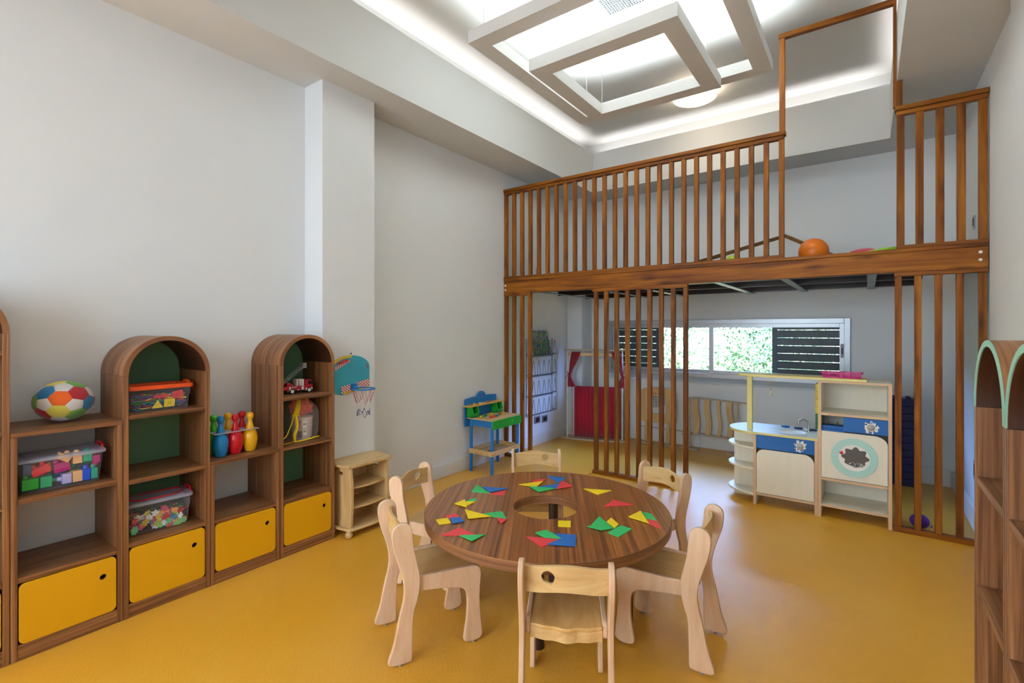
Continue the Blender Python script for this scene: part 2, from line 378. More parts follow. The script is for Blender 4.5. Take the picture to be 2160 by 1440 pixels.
struct(m.build('baseboard_back', SKIRT, bevel=.003))
struct(MB().box(XR-.035, 3.76, 0, XR, 5.987, SK+.02).box(XRN-.013, YN, 0, XRN, 3.70, SK).build('baseboard_right', SKIRT, bevel=.003))

# back window: aluminium sliding window with louvred shutters outside
wf = MB(); y0 = YB-.02
frame_box_args = None
def wframe(m, x0, x1, z0, z1, w, ya, yb):
    m.box(x0, ya, z0, x0+w, yb, z1); m.box(x1-w, ya, z0, x1, yb, z1); m.box(x0+w, ya, z0, x1-w, yb, z0+w); m.box(x0+w, ya, z1-w, x1-w, yb, z1)
wframe(wf, -2.885, -.14, .862, 1.572, .055, YB-.03, YB+.06)
win = struct(wf.build('window_1', ALU, bevel=.003))
def sash(x0, x1, y):
    s = MB(); wframe(s, x0, x1, .905, 1.525, .052, y, y+.022); o = s.build('sash', ALU, win, bevel=.002)
    MB().box(x0+.05, y+.009, .955, x1-.05, y+.013, 1.475).build('pane', GLASS, o); return o
sash(-2.84, -1.51, YB+.018); s2 = sash(-1.56, -.185, YB-.008)
MB().prism(rrect(-.226, 1.15, -.198, 1.30, .01, 3), 'y', YB-.014, YB-.007).build('latch', GREY, s2)
MB().prism(rrect(-.22, 1.19, -.204, 1.26, .007, 3), 'y', YB-.0155, YB-.0135).build('latch_slot', BLK, s2)
def shutter(x0, x1):
    s = MB(); y = 6.30; wframe(s, x0, x1, .87, 1.55, .055, y, y+.03); z = .918
    while z < 1.5: s.add([(x0+.05, y+.002, z), (x1-.05, y+.002, z), (x1-.05, y+.014, z), (x0+.05, y+.014, z), (x0+.05, y+.002, z+.0835), (x1-.05, y+.002, z+.0835), (x1-.05, y+.014, z+.0835), (x0+.05, y+.014, z+.0835)], [(0, 1, 2, 3), (4, 5, 6, 7), (0, 1, 5, 4), (1, 2, 6, 5), (2, 3, 7, 6), (3, 0, 4, 7)]); z += .0885
    return s.build('shutter', plain('dark_shutter', '2a2f33', .5), win)
shutter(-2.95, -2.19); shutter(-.885, -.13)
led = MB().prism([(YB-.075, .80), (YB+.02, .80), (YB+.02, .862), (YB-.02, .862), (YB-.075, .812)], 'x', -2.93, -.10)
struct(led.build('trim_1', plain('lit_ledge', 'cfd3d8', .3), bevel=.003))  # window ledge made whitish: the daylight on it is in the colour

# the greenery seen through the window
HED = []
for n, c in (('a', '8fb585'), ('b', 'a8c49a'), ('c', 'c9d6bd'), ('d', '4f7f5a'), ('e', 'e0d4cc')):
    HED.append(plain('leaf_'+n, c, .5, noise=.15))  # pale, near-white leaves hold outdoor glare and leaf shine in their colour
m = MB()
for i in range(26000):
    x = random.uniform(-4.6, .4); z = random.uniform(.4, 2.6); y = 8.6+.25*math.sin(x*3.1)+.2*math.sin(z*4)+random.uniform(-.25, .25)
    a = random.uniform(0, PI); b = random.uniform(-1.2, 1.2); l = random.uniform(.018, .05); w = l*.35
    d = Vector((math.cos(a)*math.cos(b), math.sin(a)*.5, math.sin(b))).normalized(); u = d.cross(Vector((random.uniform(-.6, .6), -1, random.uniform(.2, 1)))).normalized()
    p = Vector((x, y, z)); m.add([tuple(p-d*l), tuple(p+u*w), tuple(p+d*l), tuple(p-u*w)], [(0, 1, 2, 3)], random.choice((0, 0, 1, 1, 2, 4, 3)))
hb = m; hv = []
nx, nz = 60, 28
for i in range(nx+1):
    for k in range(nz+1):
        x = -6.4+7.8*i/nx; z = 3.5*k/nz; hv.append((x, 8.95+.25*math.sin(x*3.1)+.2*math.sin(z*4), z))
hb.add(hv, [(i*(nz+1)+k, (i+1)*(nz+1)+k, (i+1)*(nz+1)+k+1, i*(nz+1)+k+1) for i in range(nx) for k in range(nz)], 3)
hb.add([(-6.4, 9.4, 0), (1.4, 9.4, 0), (1.4, 9.4, 3.5), (-6.4, 9.4, 3.5)], [(0, 1, 2, 3)], 3)
o = m.build('hedge', HED); tag(o, 'sunlit green hedge outside the long back window', 'hedge'); o['kind'] = 'stuff'
struct(MB().box(-9, YB+.15, -.2, 4, 14, -.02).build('ground', plain('outside_ground', 'a89c7c', .9, noise=.2)))

# ------------------------------------------------------------------ loft with its slatted screens
YL = 4.454
loft = thing('play_loft', 'stained wooden play loft with slatted railing and screens below', 'loft', (-1.37, YL, 0))
LZ0, LZ1 = 1.862, 2.003
MB().box(-3.368, YL, LZ0, .648, YL+.045, LZ1).build('front_beam', PINE['x'], loft, bevel=.003)
MB().box(-3.368, YL-.006, 2.003, .648, YL+.05, 2.030).build('sill_board', PINE['x'], loft, bevel=.003)
for a, b in ((-3.368, -.541), (.170, .648)):
    MB().box(a, YL-.002, 2.030, b, YL+.044, 2.054).build('bottom_rail', PINE['x'], loft, bevel=.002)
    MB().box(a, YL-.002, 2.988, b, YL+.046, 3.018).build('top_rail', PINE['x'], loft, bevel=.003)
    MB().box(a-.008 if a > -3 else a, YL-.014, 3.018, b+.012 if b < 0 else b+.005, YL+.060, 3.052).build('handrail', PINE['x'], loft, bevel=.005)
SP = .1115
for i in range(26):
    x = -3.347+SP*i; MB().box(x-.019, YL+.002, 2.054, x+.019, YL+.040, 2.988).build('baluster', PINE['z'], loft, bevel=.003)
for x in (.194, .299, .408, .517, .624): MB().box(x-.022, YL+.002, 2.054, x+.022, YL+.040, 2.988).build('baluster', PINE['z'], loft, bevel=.003)
for a, b, xs in ((-3.368, -3.0, (-3.345, -3.237, -3.125, -3.017)), (-2.247, -1.302, tuple(-2.212+.1111*i for i in range(9))), (.158, .648, (.181, .290, .400, .510, .622))):
    MB().box(a, YL-.002, 1.832, b, YL+.044, LZ0).build('head_rail', PINE['x'], loft, bevel=.002)
    MB().box(a, YL-.002, 0, b, YL+.052, .034).build('floor_rail', PINE['x'], loft, bevel=.003)
    for x in xs: MB().box(x-.0195, YL+.002, .034, x+.0195, YL+.040, 1.832).build('screen_slat', PINE['z'], loft, bevel=.003)
MB().box(-.575, YL+.004, 3.052, -.535, YL+.040, 3.84).build('gate_post', PINE['z'], loft, bevel=.003)
MB().box(.152, YL+.004, 3.052, .172, YL+.040, 3.80).box(.172, YL+.004, 3.052, .205, YL+.040, 3.238).build('gate_post', PINE['z'], loft, bevel=.001)
MB().box(-.58, YL, 3.80, .172, YL+.044, 3.84).build('gate_header', PINE['x'], loft, bevel=.003)
for x in (-3.345, .61):
    for z in (1.902, 1.952) if x < 0 else (1.915, 1.967): MB().lathe([(.001, -.006), (.009, -.005), (.011, 0)], (x, YL, z), 12, 'y').build('bolt', WHITEM, loft)
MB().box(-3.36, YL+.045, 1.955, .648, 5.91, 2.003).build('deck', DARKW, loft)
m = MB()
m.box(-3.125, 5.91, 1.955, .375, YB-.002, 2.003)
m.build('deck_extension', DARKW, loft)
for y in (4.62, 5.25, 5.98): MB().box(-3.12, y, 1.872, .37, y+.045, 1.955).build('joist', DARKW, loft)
for x in (-2.95, -2.30, -1.85, -1.075, -.55, .03): MB().box(x-.03, YL+.05, 1.864, x+.03, 6.18, 1.872).build('metal_strap', plain('galvanised', '8b9a9c', .45, metal=.6), loft)

# things up on the loft
t = thing('toy_house_frame', 'bent brown wooden bar frame standing on the loft behind the railing', 'frame', (-.7, 5.5, 2.003))
RB = wood('frame_bar', ['5a3a14', '7d5423', '94692f'], 'x', rough=.4)
MB().bar((-1.45, 4.62, 2.025), (-.70, 5.85, 2.44), .03, .036).build('bar', RB, t, bevel=.003)
MB().bar((-.70, 5.85, 2.44), (-.02, 5.6, 2.02), .03, .036).build('bar', RB, t, bevel=.003)
o = MB().ball((-.372, 4.9, 2.118), .115, 32).build('orange_ball', plain('orange_rubber', 'ee7a10', .4)); tag(o, 'orange ball lying on the loft near the gap in the railing', 'ball')
o = MB().ball((-1.03, 5.0, 2.083), .08, 28).build('green_ball', plain('lime_rubber', 'a9d31c', .4)); tag(o, 'lime green ball on the loft behind the railing slats', 'ball')
def disc(name, c, r, h, tilt, mat, label, cat):
    m = MB(); m.T = Matrix.Translation(Vector(c)) @ Matrix.Rotation(tilt[0], 4, 'X') @ Matrix.Rotation(tilt[1], 4, 'Y')
    m.lathe([(r*.5, 0), (r*.93, 0), (r, h*.25), (r*.99, h*.6), (r*.9, h), (r*.5, h*1.15), (.01, h*1.2)], (0, 0, 0), 32); o = m.build(name, mat); return tag(o, label, cat)
disc('toy_disc', (.075, 4.80, 2.045), .125, .035, (.10, -.12), plain('lime_plastic', '8fd01e', .35), 'flat lime green plastic disc leaning at the right end of the loft', 'toy disc')
disc('toy_disc', (-.02, 5.06, 2.012), .11, .10, (0, 0), plain('rose_plastic', 'd8485c', .4), 'pinkish red plastic dome behind the lime green disc on the loft', 'toy disc')
o = MB().ball((.31, 4.63, .052), .052, 24, (1.15, .9, .98)).lathe([(.004, 0), (.008, .012)], (.368, 4.61, .03), 8, 'x').build('balloon', plain('purple_rubber', '5b2e9a', .35)); tag(o, 'small purple balloon on the floor behind the right screen slats', 'balloon')

# sockets
def socket(ax, c, label, w=.075, h=.085):
    t = thing('wall_socket', label, 'socket', c, 0, None)
    x, y, z = c; d = {'+x': 1, '-x': -1}[ax]
    MB().prism(rrect(y-w/2, z-h/2, y+w/2, z+h/2, .006, 3), 'x', x, x+.008*d).build('plate', ALU, t, bevel=.0015)
    MB().prism(rrect(y-w*.28, z-h*.3, y+w*.28, z+h*.3, .004, 3), 'x', x+.008*d, x+.011*d).build('insert', BLK, t)
socket('+x', (XL, 5.152, .312), 'metal wall socket under the wire rack, the left of the pair', .135, .09)
socket('+x', (XL, 5.328, .300), 'metal wall socket under the wire rack, the right of the pair', .135, .09)
socket('+x', (XL, 5.16, 2.19), 'metal wall socket above the loft deck on the left wall')
socket('-x', (XR, 5.02, 2.26), 'metal wall socket on the right wall above the loft deck', .075, .10)
socket('-x', (XR, 4.965, .40), 'metal wall socket low on the right wall under the loft', .09, .14)
o = MB().lathe([(.003, 0), (.007, .004), (.001, .008)], (-3.145, 2.245, 1.27), 8, 'x').build('wall_screw', BLK); tag(o, 'small dark screw in the column above the toy basketball board', 'screw')

# ------------------------------------------------------------------ ceiling lights
def pendant(h, z, label, pw):
    t = thing('pendant_light', label, 'pendant light', (-1.365, 3.262, z))
    c = (-1.365, 3.262); w = .117; H = .085
    for a in range(4):
        m = MB(); m.T = Matrix.Translation(Vector((c[0], c[1], z))) @ Matrix.Rotation(a*PI/2, 4, 'Z')
        m.prism([(-h, -h), (h, -h), (h-w, -h+w), (-h+w, -h+w)], 'z', 0, H)
        m.build('frame_bar', plain('pendant_white', 'cfcdc9', .5), t, bevel=.0015)
    m = MB(); f = MB()
    for a in range(4):
        m.T = Matrix.Translation(Vector((c[0], c[1], z))) @ Matrix.Rotation(a*PI/2, 4, 'Z')
        m.box(-h+.03, -h+.03, H+.001, h-w, -h+w-.03, H+.006)
    m.build('diffuser', emit('diffuser_glow', 'f4faff', 3.0), t)
    for sx in (-1, 1):
        for sy in (-1, 1):
            x, y = c[0]+sx*(h-.09), c[1]+sy*(h-.06)
            m = MB().tube([(x, y, z+H), (x, y, CEI-.06)], .0022, 6).tube([(x, y, CEI-.12), (x+.006, y, CEI-.09), (x-.005, y, CEI-.06), (x+.004, y, CEI-.03), (x, y, CEI)], .005, 6)
            m.build('cable', STEEL, t)
    for i, (dx, dy, sx, sy) in enumerate(((0, -h+w/2, 2*h-w, .07), (0, h-w/2, 2*h-w, .07), (-h+w/2, 0, .07, 2*h-w), (h-w/2, 0, .07, 2*h-w))):
        area('pendant_glow', (c[0]+dx, c[1]+dy, z+H+.012), (PI, 0, 0), sx, sy, pw, (.86, .97, 1.0), spread=math.radians(105))
pendant(.80, 3.37, 'large square hanging light frame, the upper outer one', 9.5)
pendant(.505, 3.215, 'small square hanging light frame inside and below the large one', 8.5)
t = thing('ceiling_lamp', 'round white drum lamp glowing on the recessed ceiling', 'ceiling lamp', (-1.435, 5.16, CEI))
MB().lathe([(.19, -.004), (.205, -.02), (.21, 0)], (-1.435, 5.16, CEI), 40).build('base', WHITE, t)
MB().lathe([(.10, -.10), (.185, -.098), (.21, -.085), (.215, -.02)], (-1.435, 5.16, CEI), 40).build('shade', emit('lamp_glow', 'ffecd0', 9), t)
t = thing('ceiling_vent', 'square grey ceiling vent grille above the hanging frames', 'vent', (-1.345, 3.245, CEI))
wfm = MB(); frame_box(wfm, -1.625, -1.065, 2.965, 3.525, -1.655, -1.035, 2.935, 3.555, CEI-.012, CEI); wfm.build('frame', WHITE, t)
m = MB()
for i in range(29): v = -1.625+.02*i; m.box(v-.003, 2.965, CEI-.01, v+.003, 3.525, CEI-.002)
for i in range(29): v = 2.965+.02*i; m.box(-1.625, v-.003, CEI-.01, -1.065, v+.003, CEI-.002)
m.build('grille', GREY, t); MB().box(-1.625, 2.965, CEI-.001, -1.065, 3.525, CEI+.0).build('backing', BLK, t)

# ------------------------------------------------------------------ shelving
def arch_poly(y0, y1, zs, n=20):
    r = (y1-y0)/2; c = (y0+y1)/2
    return [(y1, 0), (y1, zs)]+[(c+r*math.cos(PI*i/n), zs+r*math.sin(PI*i/n)) for i in range(1, n)]+[(y0, zs), (y0, 0)]
def unit(name, label, xf, xb, y0, y1, kind, zs, shelves, door=True, edge=None, back=None, group=None, hole_right=True):
    """xf front plane, xb back plane; kind arch or low"""
    d = 1 if xf > xb else -1; T = .022
    t = thing(name, label, 'shelf', ((xf+xb)/2, (y0+y1)/2, 0), 0, group)
    if kind == 'arch':
        r = (y1-y0)/2; z = zs-.0008
        for a, b in ((y0, y0+T), (y1-T, y1)): MB().box(xb, a, 0, xf, b, z).build('side_panel', WAL['z'], t, bevel=.0012)
        n = 28; c = (y0+y1)/2; TH = .017 if edge else T
        o_ = [(c+r*math.cos(PI*i/n), zs+r*math.sin(PI*i/n)) for i in range(n+1)]; i_ = [(c+(r-TH)*math.cos(PI*i/n), zs+(r-TH)*math.sin(PI*i/n)) for i in range(n+1)]
        MB().ring(o_, i_, 'x', xb, xf-.001*d, False).build('arch_hood', WAL['d'], t)
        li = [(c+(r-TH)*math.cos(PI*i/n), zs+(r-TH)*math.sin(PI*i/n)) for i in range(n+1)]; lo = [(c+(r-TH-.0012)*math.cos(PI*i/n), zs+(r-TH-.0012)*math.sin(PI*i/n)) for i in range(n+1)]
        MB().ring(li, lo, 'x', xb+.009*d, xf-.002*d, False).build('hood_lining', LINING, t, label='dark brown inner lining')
        e_ = MB().ring(o_, i_, 'x', xf-.001*d, xf+.0015*d if edge else xf, False).build('arch_edging', edge or WAL['d'], t, label='mint green edge' if edge else None)
        if back: MB().prism([(c+(r-T)*math.cos(PI*i/n), zs+(r-T)*math.sin(PI*i/n)) for i in range(n+1)]+[(y0+T, .02), (y1-T, .02)], 'x', xb, xb+.008*d).build('back_panel', back, t, label='green back panel' if back == GREENB else None)
    else:
        for a, b in ((y0, y0+T), (y1-T, y1)): MB().box(xb, a, 0, xf, b, zs-T).build('side_panel', WAL['z'], t, bevel=.0012)
        MB().box(xb, y0, zs-T, xf, y1, zs).build('top_panel', WAL['y'], t, bevel=.0015)
        MB().box(xb, y0+T, .02, xb+.008*d, y1-T, .345).build('back_panel', WAL['y'], t)
    for z in shelves: MB().box(xb+.008*d, y0+T, z-T, xf-.003*d, y1-T, z).build('shelf_board', WAL['y'], t, bevel=.0012)
    MB().box(xb+.008*d, y0+T, .055, xf-.003*d, y1-T, .068).build('bottom_board', WAL['y'], t)
    MB().box(xf-.018*d, y0+T, 0, xf-.002*d, y1-T, .060).build('plinth', WAL['y'], t, bevel=.001)
    if door:
        ztop = shelves[-1]-T-.004; hy = y1-T-.055 if hole_right else y0+T+.055
        MB().holed(rrect(y0+T+.004, .068, y1-T-.004, ztop, .024, 6), circ(hy, ztop-.085, .0135, 20), 'x', xf-.016*d, xf-.001*d).build('door', YEL, t, bevel=.0012, label='yellow door with a finger hole')
        MB().box(xf-.030*d, y0+T+.001, .066, xf-.028*d, y1-T-.001, ztop+.003).build('door_backing', BLK, t)
    return t
XF, XBK = -2.995, -3.366
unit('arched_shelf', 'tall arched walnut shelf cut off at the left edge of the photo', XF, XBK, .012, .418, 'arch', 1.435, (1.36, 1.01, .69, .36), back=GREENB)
unit('low_shelf', 'low open walnut shelf carrying the soccer-patterned plush ball', XF, XBK, .420, .814, 'low', 1.0, (.705, .36))
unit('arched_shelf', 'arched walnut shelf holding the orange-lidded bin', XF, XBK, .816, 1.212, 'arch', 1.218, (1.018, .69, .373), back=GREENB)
unit('low_shelf', 'lowest walnut shelf with the bowling pins standing on top', XF, XBK, 1.214, 1.616, 'low', .70, (.365,))
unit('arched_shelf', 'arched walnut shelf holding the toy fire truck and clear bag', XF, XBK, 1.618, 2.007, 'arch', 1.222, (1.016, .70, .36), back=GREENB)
RX = .26
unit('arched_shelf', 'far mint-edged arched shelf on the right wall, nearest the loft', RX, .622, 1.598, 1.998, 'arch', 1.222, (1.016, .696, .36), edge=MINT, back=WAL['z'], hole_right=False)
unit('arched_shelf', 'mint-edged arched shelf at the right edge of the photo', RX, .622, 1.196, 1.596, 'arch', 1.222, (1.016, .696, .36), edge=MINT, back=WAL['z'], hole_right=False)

# plush soccer ball
bm = bmesh.new(); bmesh.ops.create_icosphere(bm, subdivisions=7, radius=1)
ph = (1+5**.5)/2; ico = [Vector(v).normalized() for a in (-1, 1) for b in (-ph, ph) for v in ((0, a, b), (a, b, 0), (b, 0, a))]
hexc = []
for i in range(12):
    for j in range(i):
        for k in range(j):
            if all((p-q).length < 1.1 for p, q in ((ico[i], ico[j]), (ico[j], ico[k]), (ico[i], ico[k]))): hexc.append((ico[i]+ico[j]+ico[k]).normalized())
rotm = Matrix.Rotation(math.radians(20), 3, 'X') @ Matrix.Rotation(math.radians(0), 3, 'Y')
view = Vector((.90, -.30, .22)).normalized()
# turn one hexagon towards the room
best = max(hexc, key=lambda h: h.dot(Vector((1, 0, 0)))); q = best.rotation_difference(view); rot = Matrix.Rotation(math.radians(28), 3, view) @ q.to_matrix()
pc = [(rot @ p)/1 for p in ico]; hc = [(rot @ p) for p in hexc]
up = Vector((0, 0, 1)); side = up.cross(view).normalized()
def hexcol(h):
    dv = h.dot(view)
    if dv > .98: return 1
    a = math.degrees(math.atan2(h.dot(up), h.dot(side))) % 360
    key = ((30, 2), (150, 3), (270, 4)) if dv > .6 else ((0, 3), (60, 5), (115, 4), (180, 5), (235, 2), (305, 5)) if dv > -.1 else ((0, 2), (90, 3), (180, 4), (270, 5))
    return min(key, key=lambda k: abs((a-k[0]+180) % 360-180))[1]
hcol = [hexcol(h) for h in hc]
me = bpy.data.meshes.new('plush_ball')
for mm in (plain('plush_white', 'dcd9d6', .9, sheen=.4, bump=.3), plain('plush_orange', 'f26a1e', .9, sheen=.4, bump=.3), plain('plush_red', 'b5202f', .9, sheen=.4, bump=.3), plain('plush_blue', '1d78ad', .9, sheen=.4, bump=.3), plain('plush_yellow', 'e0d052', .9, sheen=.4, bump=.3), plain('plush_green', '6aa53a', .9, sheen=.4, bump=.3)): me.materials.append(mm)
for f in bm.faces:
    c = f.calc_center_median().normalized()
    sp_ = [c.dot(p)/2.327 for p in pc]; sh_ = [c.dot(p)/2.267 for p in hc]
    f.material_index = 0 if max(sp_) > max(sh_) else hcol[sh_.index(max(sh_))]; f.smooth = True
for v in bm.verts:
    c = v.co.normalized(); al = sorted([c.dot(p)/2.327 for p in pc]+[c.dot(p)/2.267 for p in hc]); g = al[-1]-al[-2]
    k = 1-.03*math.exp(-g/.006)
    v.co = Vector((c.x*.098*k, c.y*.116*k, c.z*.098*k))
bm.to_mesh(me); bm.free(); o = bpy.data.objects.new('plush_ball', me); COL.objects.link(o); o.location = (-3.185, .632, 1.1005); o.rotation_euler = (math.radians(-4), 0, 0)
tag(o, 'colourful soccer-patterned plush ball on top of the low shelf', 'ball')

# ------------------------------------------------------------------ storage bins
def bin_(c, L, D, H, rz, lidmat, clipmat, label, rim=None):
    """L along y, D along x"""
    t = thing('storage_bin', label, 'storage bin', c, rz)
    def ringxy(l, d, z, r=.02): return [(x, y, z) for x, y in rrect(-d/2, -l/2, d/2, l/2, r, 4)]
    m = loc_mb(t); a = ringxy(L*.90, D*.88, .002); b = ringxy(L*.955, D*.94, H*.55); b2 = ringxy(L*.975, D*.96, H*.56); e = ringxy(L*.985, D*.98, H*.86); n = len(a); v = a+b+b2+e; f = [tuple(range(n))]
    for k in range(3): f += [(k*n+i, k*n+(i+1) % n, (k+1)*n+(i+1) % n, (k+1)*n+i) for i in range(n)]
    m.add(v, f).build('body', PVC, t)
    m = loc_mb(t)
    if rim: # open frame lid with a recessed clear middle
        m.ring(rrect(-D/2-.008, -L/2-.008, D/2+.008, L/2+.008, .022, 4), rrect(-D/2+.014, -L/2+.02, D/2-.014, L/2-.02, .015, 4), 'z', H*.84, H*1.0).build('lid_rim', rim, t, bevel=.002, label='orange lid rim')
        loc_mb(t).box(-D/2+.012, -L/2+.018, H*.85, D/2-.012, L/2-.018, H*.87).build('lid', rim, t)
    else:
        m.ring(rrect(-D/2-.008, -L/2-.008, D/2+.008, L/2+.008, .022, 4), rrect(-D/2+.014, -L/2+.03, D/2-.014, L/2-.03, .015, 4), 'z', H*.84, H*.93).build('lid_rim', LIDC, t, bevel=.002)
        loc_mb(t).prism(rrect(-D/2+.016, -L/2+.032, D/2-.016, L/2-.032, .015, 4), 'z', H*.91, H*.94).build('lid', LIDC, t)
    for s in (-1, 1):
        loc_mb(t).tube([(-.045, s*(L/2+.004), H*.8), (-.045, s*(L/2+.006), H*.98), (-.03, s*(L/2+.004), H*1.04), (.03, s*(L/2+.004), H*1.04), (.045, s*(L/2+.006), H*.98), (.045, s*(L/2+.004), H*.8)], .008 if rim else .006, 8).build('clip', clipmat, t)
    return t
bin_((-3.150, .603, .706), .305, .20, .168, .0, LIDC, RED, 'long clear bin of big building bricks with red clips on the low shelf')
bin_((-3.150, 1.000, 1.019), .29, .185, .135, 0, ORG, ORG, 'clear bin with an orange lid on the arched shelf', rim=ORG)
bs = bin_((-3.165, 1.003, .374), .300, .185, .178, math.radians(-5), LIDC, RED, 'clear bin of colourful snowflake pieces, lowest on the arched shelf')
loc_mb(bs).tube(smooth_path([(-.05, -.10, .170), (.06, -.09, .172), (.065, .09, .172), (-.05, .11, .170)], 5), .004, 6).build('lid_handle', RED, bs, label='red lid handle')

# big bricks inside the first bin
def brick(c, s, mat, label, pegs='z', rot=(0, 0, 0), grp=None, name='toy_brick'):
    m = MB(); m.T = Matrix.Translation(Vector(c)) @ Matrix.Rotation(rot[0], 4, 'X') @ Matrix.Rotation(rot[1], 4, 'Y') @ Matrix.Rotation(rot[2], 4, 'Z')
    x, y, z = s; m.box(-x/2, -y/2, -z/2, x/2, y/2, z/2); n = max(1, round(y/.034))
    for i in range(n):
        yy = -y/2+y*(i+.5)/n; m.lathe([(.011, 0), (.011, .012), (.008, .017), (.001, .019)], (0, yy, z/2), 12)
    o = m.build(name, mat, bevel=.0015); tag(o, label, 'toy brick', grp); return o
LP = plain('lilac_plastic', 'b9b4e8', .35); PE = plain('peach_plastic', 'e9b785', .35); MG = plain('magenta_plastic', 'b8227a', .35)
BZ = .712
XX = -3.075
for y, z, dy, dz, mat, r, lb in (
    (.492, .036, .056, .05, GRN, 0, 'bright green brick at the left bottom front of the brick bin'),
    (.545, .036, .040, .05, plain('teal_green', '35a878', .35), -PI/2, 'teal green brick lying with pegs to the right in the brick bin'),
    (.617, .034, .034, .045, LP, PI/2, 'pale lilac brick with pegs to the left in the brick bin'),
    (.655, .036, .036, .052, PE, PI/2, 'peach brick with pegs to the left at the bottom of the brick bin'),
    (.688, .036, .030, .052, plain('royal_blue', '1c50d8', .35), 0, 'royal blue brick at the bottom front of the brick bin'),
    (.718, .036, .026, .052, plain('jade', '2fa08a', .35), 0, 'jade green brick right of the royal blue one in the bin'),
    (.527, .092, .066, .036, TRE, .35, 'red brick tilted above the green ones in the brick bin'),
    (.600, .092, .056, .042, MG, .15, 'magenta brick in the middle of the brick bin'),
    (.607, .135, .05, .028, PE, -.6, 'peach sloping brick on top of the magenta one'),
    (.655, .120, .034, .045, PE, 0, 'peach brick near the top middle of the brick bin'),
    (.692, .120, .034, .04, plain('sea_green', '35ab8a', .35), 0, 'sea green brick beside the top peach one in the bin'),
    (.725, .105, .03, .035, MG, PI, 'magenta brick at the right side of the brick bin'),
    (.482, .105, .03, .05, plain('slate_blue', '3c5a86', .35), 0, 'dull slate blue brick at the upper left of the brick bin')):
    rr = (r, 0, 0); s = (.045, dy, dz) if abs(abs(r)-PI/2) > .1 else (.045, dz, dy)
    brick((XX-.004*random.random(), y, BZ+z), s, mat, lb, rot=rr)
for i, (y, z, mat) in enumerate(((.49, .04, GRN), (.54, .04, TRE), (.60, .04, TBL), (.66, .04, GRN), (.71, .04, MG), (.55, .09, AMB), (.64, .09, GRN), (.70, .095, plain('teal2', '2fa08a', .4)))):
    brick((XX-.06, y, BZ+z), (.045, .045, .045), mat, ['green', 'red', 'blue', 'leaf green', 'magenta', 'amber', 'grass green', 'teal'][i]+' brick in the back row of the brick bin, %s' % ('bottom layer' if z < .05 else 'second layer'))

# laces and tiles in the orange-lidded bin
m = MB(); OZ = 1.023
lm = [plain('lace_'+n, c, .6) for n, c in (('g', '27a05e'), ('r', 'd83a50'), ('b', '3452b8'), ('o', 'f0853a'), ('p', '8a4aaa'), ('y', 'f0cc3a'), ('t', '2a90a6'))]
for i in range(190):
    x = random.uniform(-3.215, -3.085); y = random.uniform(.885, 1.10); z = OZ+random.uniform(.008, .075); p = []
    for k in range(6): p.append((min(-3.078, max(-3.222, x+random.uniform(-.02, .02))), min(1.122, max(.872, y+.03*(k-2.5)*(.6+random.random()*.5))), max(OZ+.004, z+random.uniform(-.008, .008))))
    m.tube(smooth_path(p, 3, False), .0034, 5, mi=random.randrange(7))
o = m.build('lace', lm); tag(o, 'tangle of coloured threading laces filling the orange-lidded bin', 'laces'); o['kind'] = 'stuff'
def button(name, poly, c, mat, label, rot=0):
    m = MB(); m.T = Matrix.Translation(Vector(c)) @ Matrix.Rotation(.12, 4, 'Y') @ Matrix.Rotation(rot, 4, 'X')
    m.prism(poly, 'x', -.002, .002); o = m.build(name, mat, bevel=.0006); tag(o, label, 'toy tile')
    h = MB(); h.T = m.T
    for a in (-1, 1):
        for b in (-1, 1): h.lathe([(.0018, .0021), (.0018, .0024)], (0, a*.005, b*.005), 8, 'x')
    h.build('hole', BLK, o)
button('lacing_tile', [(-.026, -.02), (.026, -.02), (0, .024)], (-3.071, .985, OZ+.027), TYE, 'yellow triangular lacing tile in the orange-lidded bin')
button('lacing_tile', [(-.025, -.022), (.025, -.022), (.025, .022), (-.025, .022)], (-3.071, 1.040, OZ+.03), TYE, 'yellow square lacing tile in the orange-lidded bin')
button('lacing_tile', [(-.025, -.02), (.025, -.02), (.025, .02), (-.025, .02)], (-3.073, 1.080, OZ+.072), TRE, 'pinkish red square lacing tile near the top of the orange-lidded bin', .15)
button('lacing_tile', [(-.04, -.009), (.04, -.006), (.03, .009), (-.03, .007)], (-3.074, 1.002, OZ+.068), TRE, 'narrow red lacing tile lying above the yellow triangle', .05)

# snowflake pieces
flake = []
fc = (('white', 'f4f4fb'), ('red', 'e2464c'), ('green', '74d492'), ('orange', 'f0a45a'), ('lime', 'a0e27c'), ('pink', 'cf4f78'), ('blue', '4a8ec0'), ('yellow', 'e0c94a'))
fp = []
for i in range(48):
    a = 2*PI*i/48; r = .0195*(.62+.38*(.5+.5*math.cos(6*a))**.6); fp.append((r*math.cos(a), r*math.sin(a)))
cnt = 0
BW = WM[bs]
for i in range(120):
    col = fc[i % 8]
    front = i < 70
    lx = .074-random.random()*.006 if front else random.uniform(-.06, .06); ly = random.uniform(-.117, .118); top = .095-.35*abs(ly-.02)*(.6)
    lz = random.uniform(.018, top) if front else random.uniform(.05, .09)
    p = BW @ Vector((lx, ly, lz))
    if i < 8:
        m = MB(); m.ring(fp, [(x*.12, y*.12) for x, y in fp], 'x', -.001, .001); o = m.build('snowflake_piece', plain('flake_'+col[0], col[1], .45)); flake.append(o)
        tag(o, col[0]+' plastic snowflake piece in the lowest clear bin', 'snowflake piece', col[0]+' snowflake pieces in the clear bin')
    else:
        o = flake[i % 8].copy(); COL.objects.link(o)
    o.location = p; o.rotation_euler = (random.uniform(0, 6), random.uniform(-.35, .35) if front else random.uniform(.8, 1.5), random.uniform(-.5, .5))

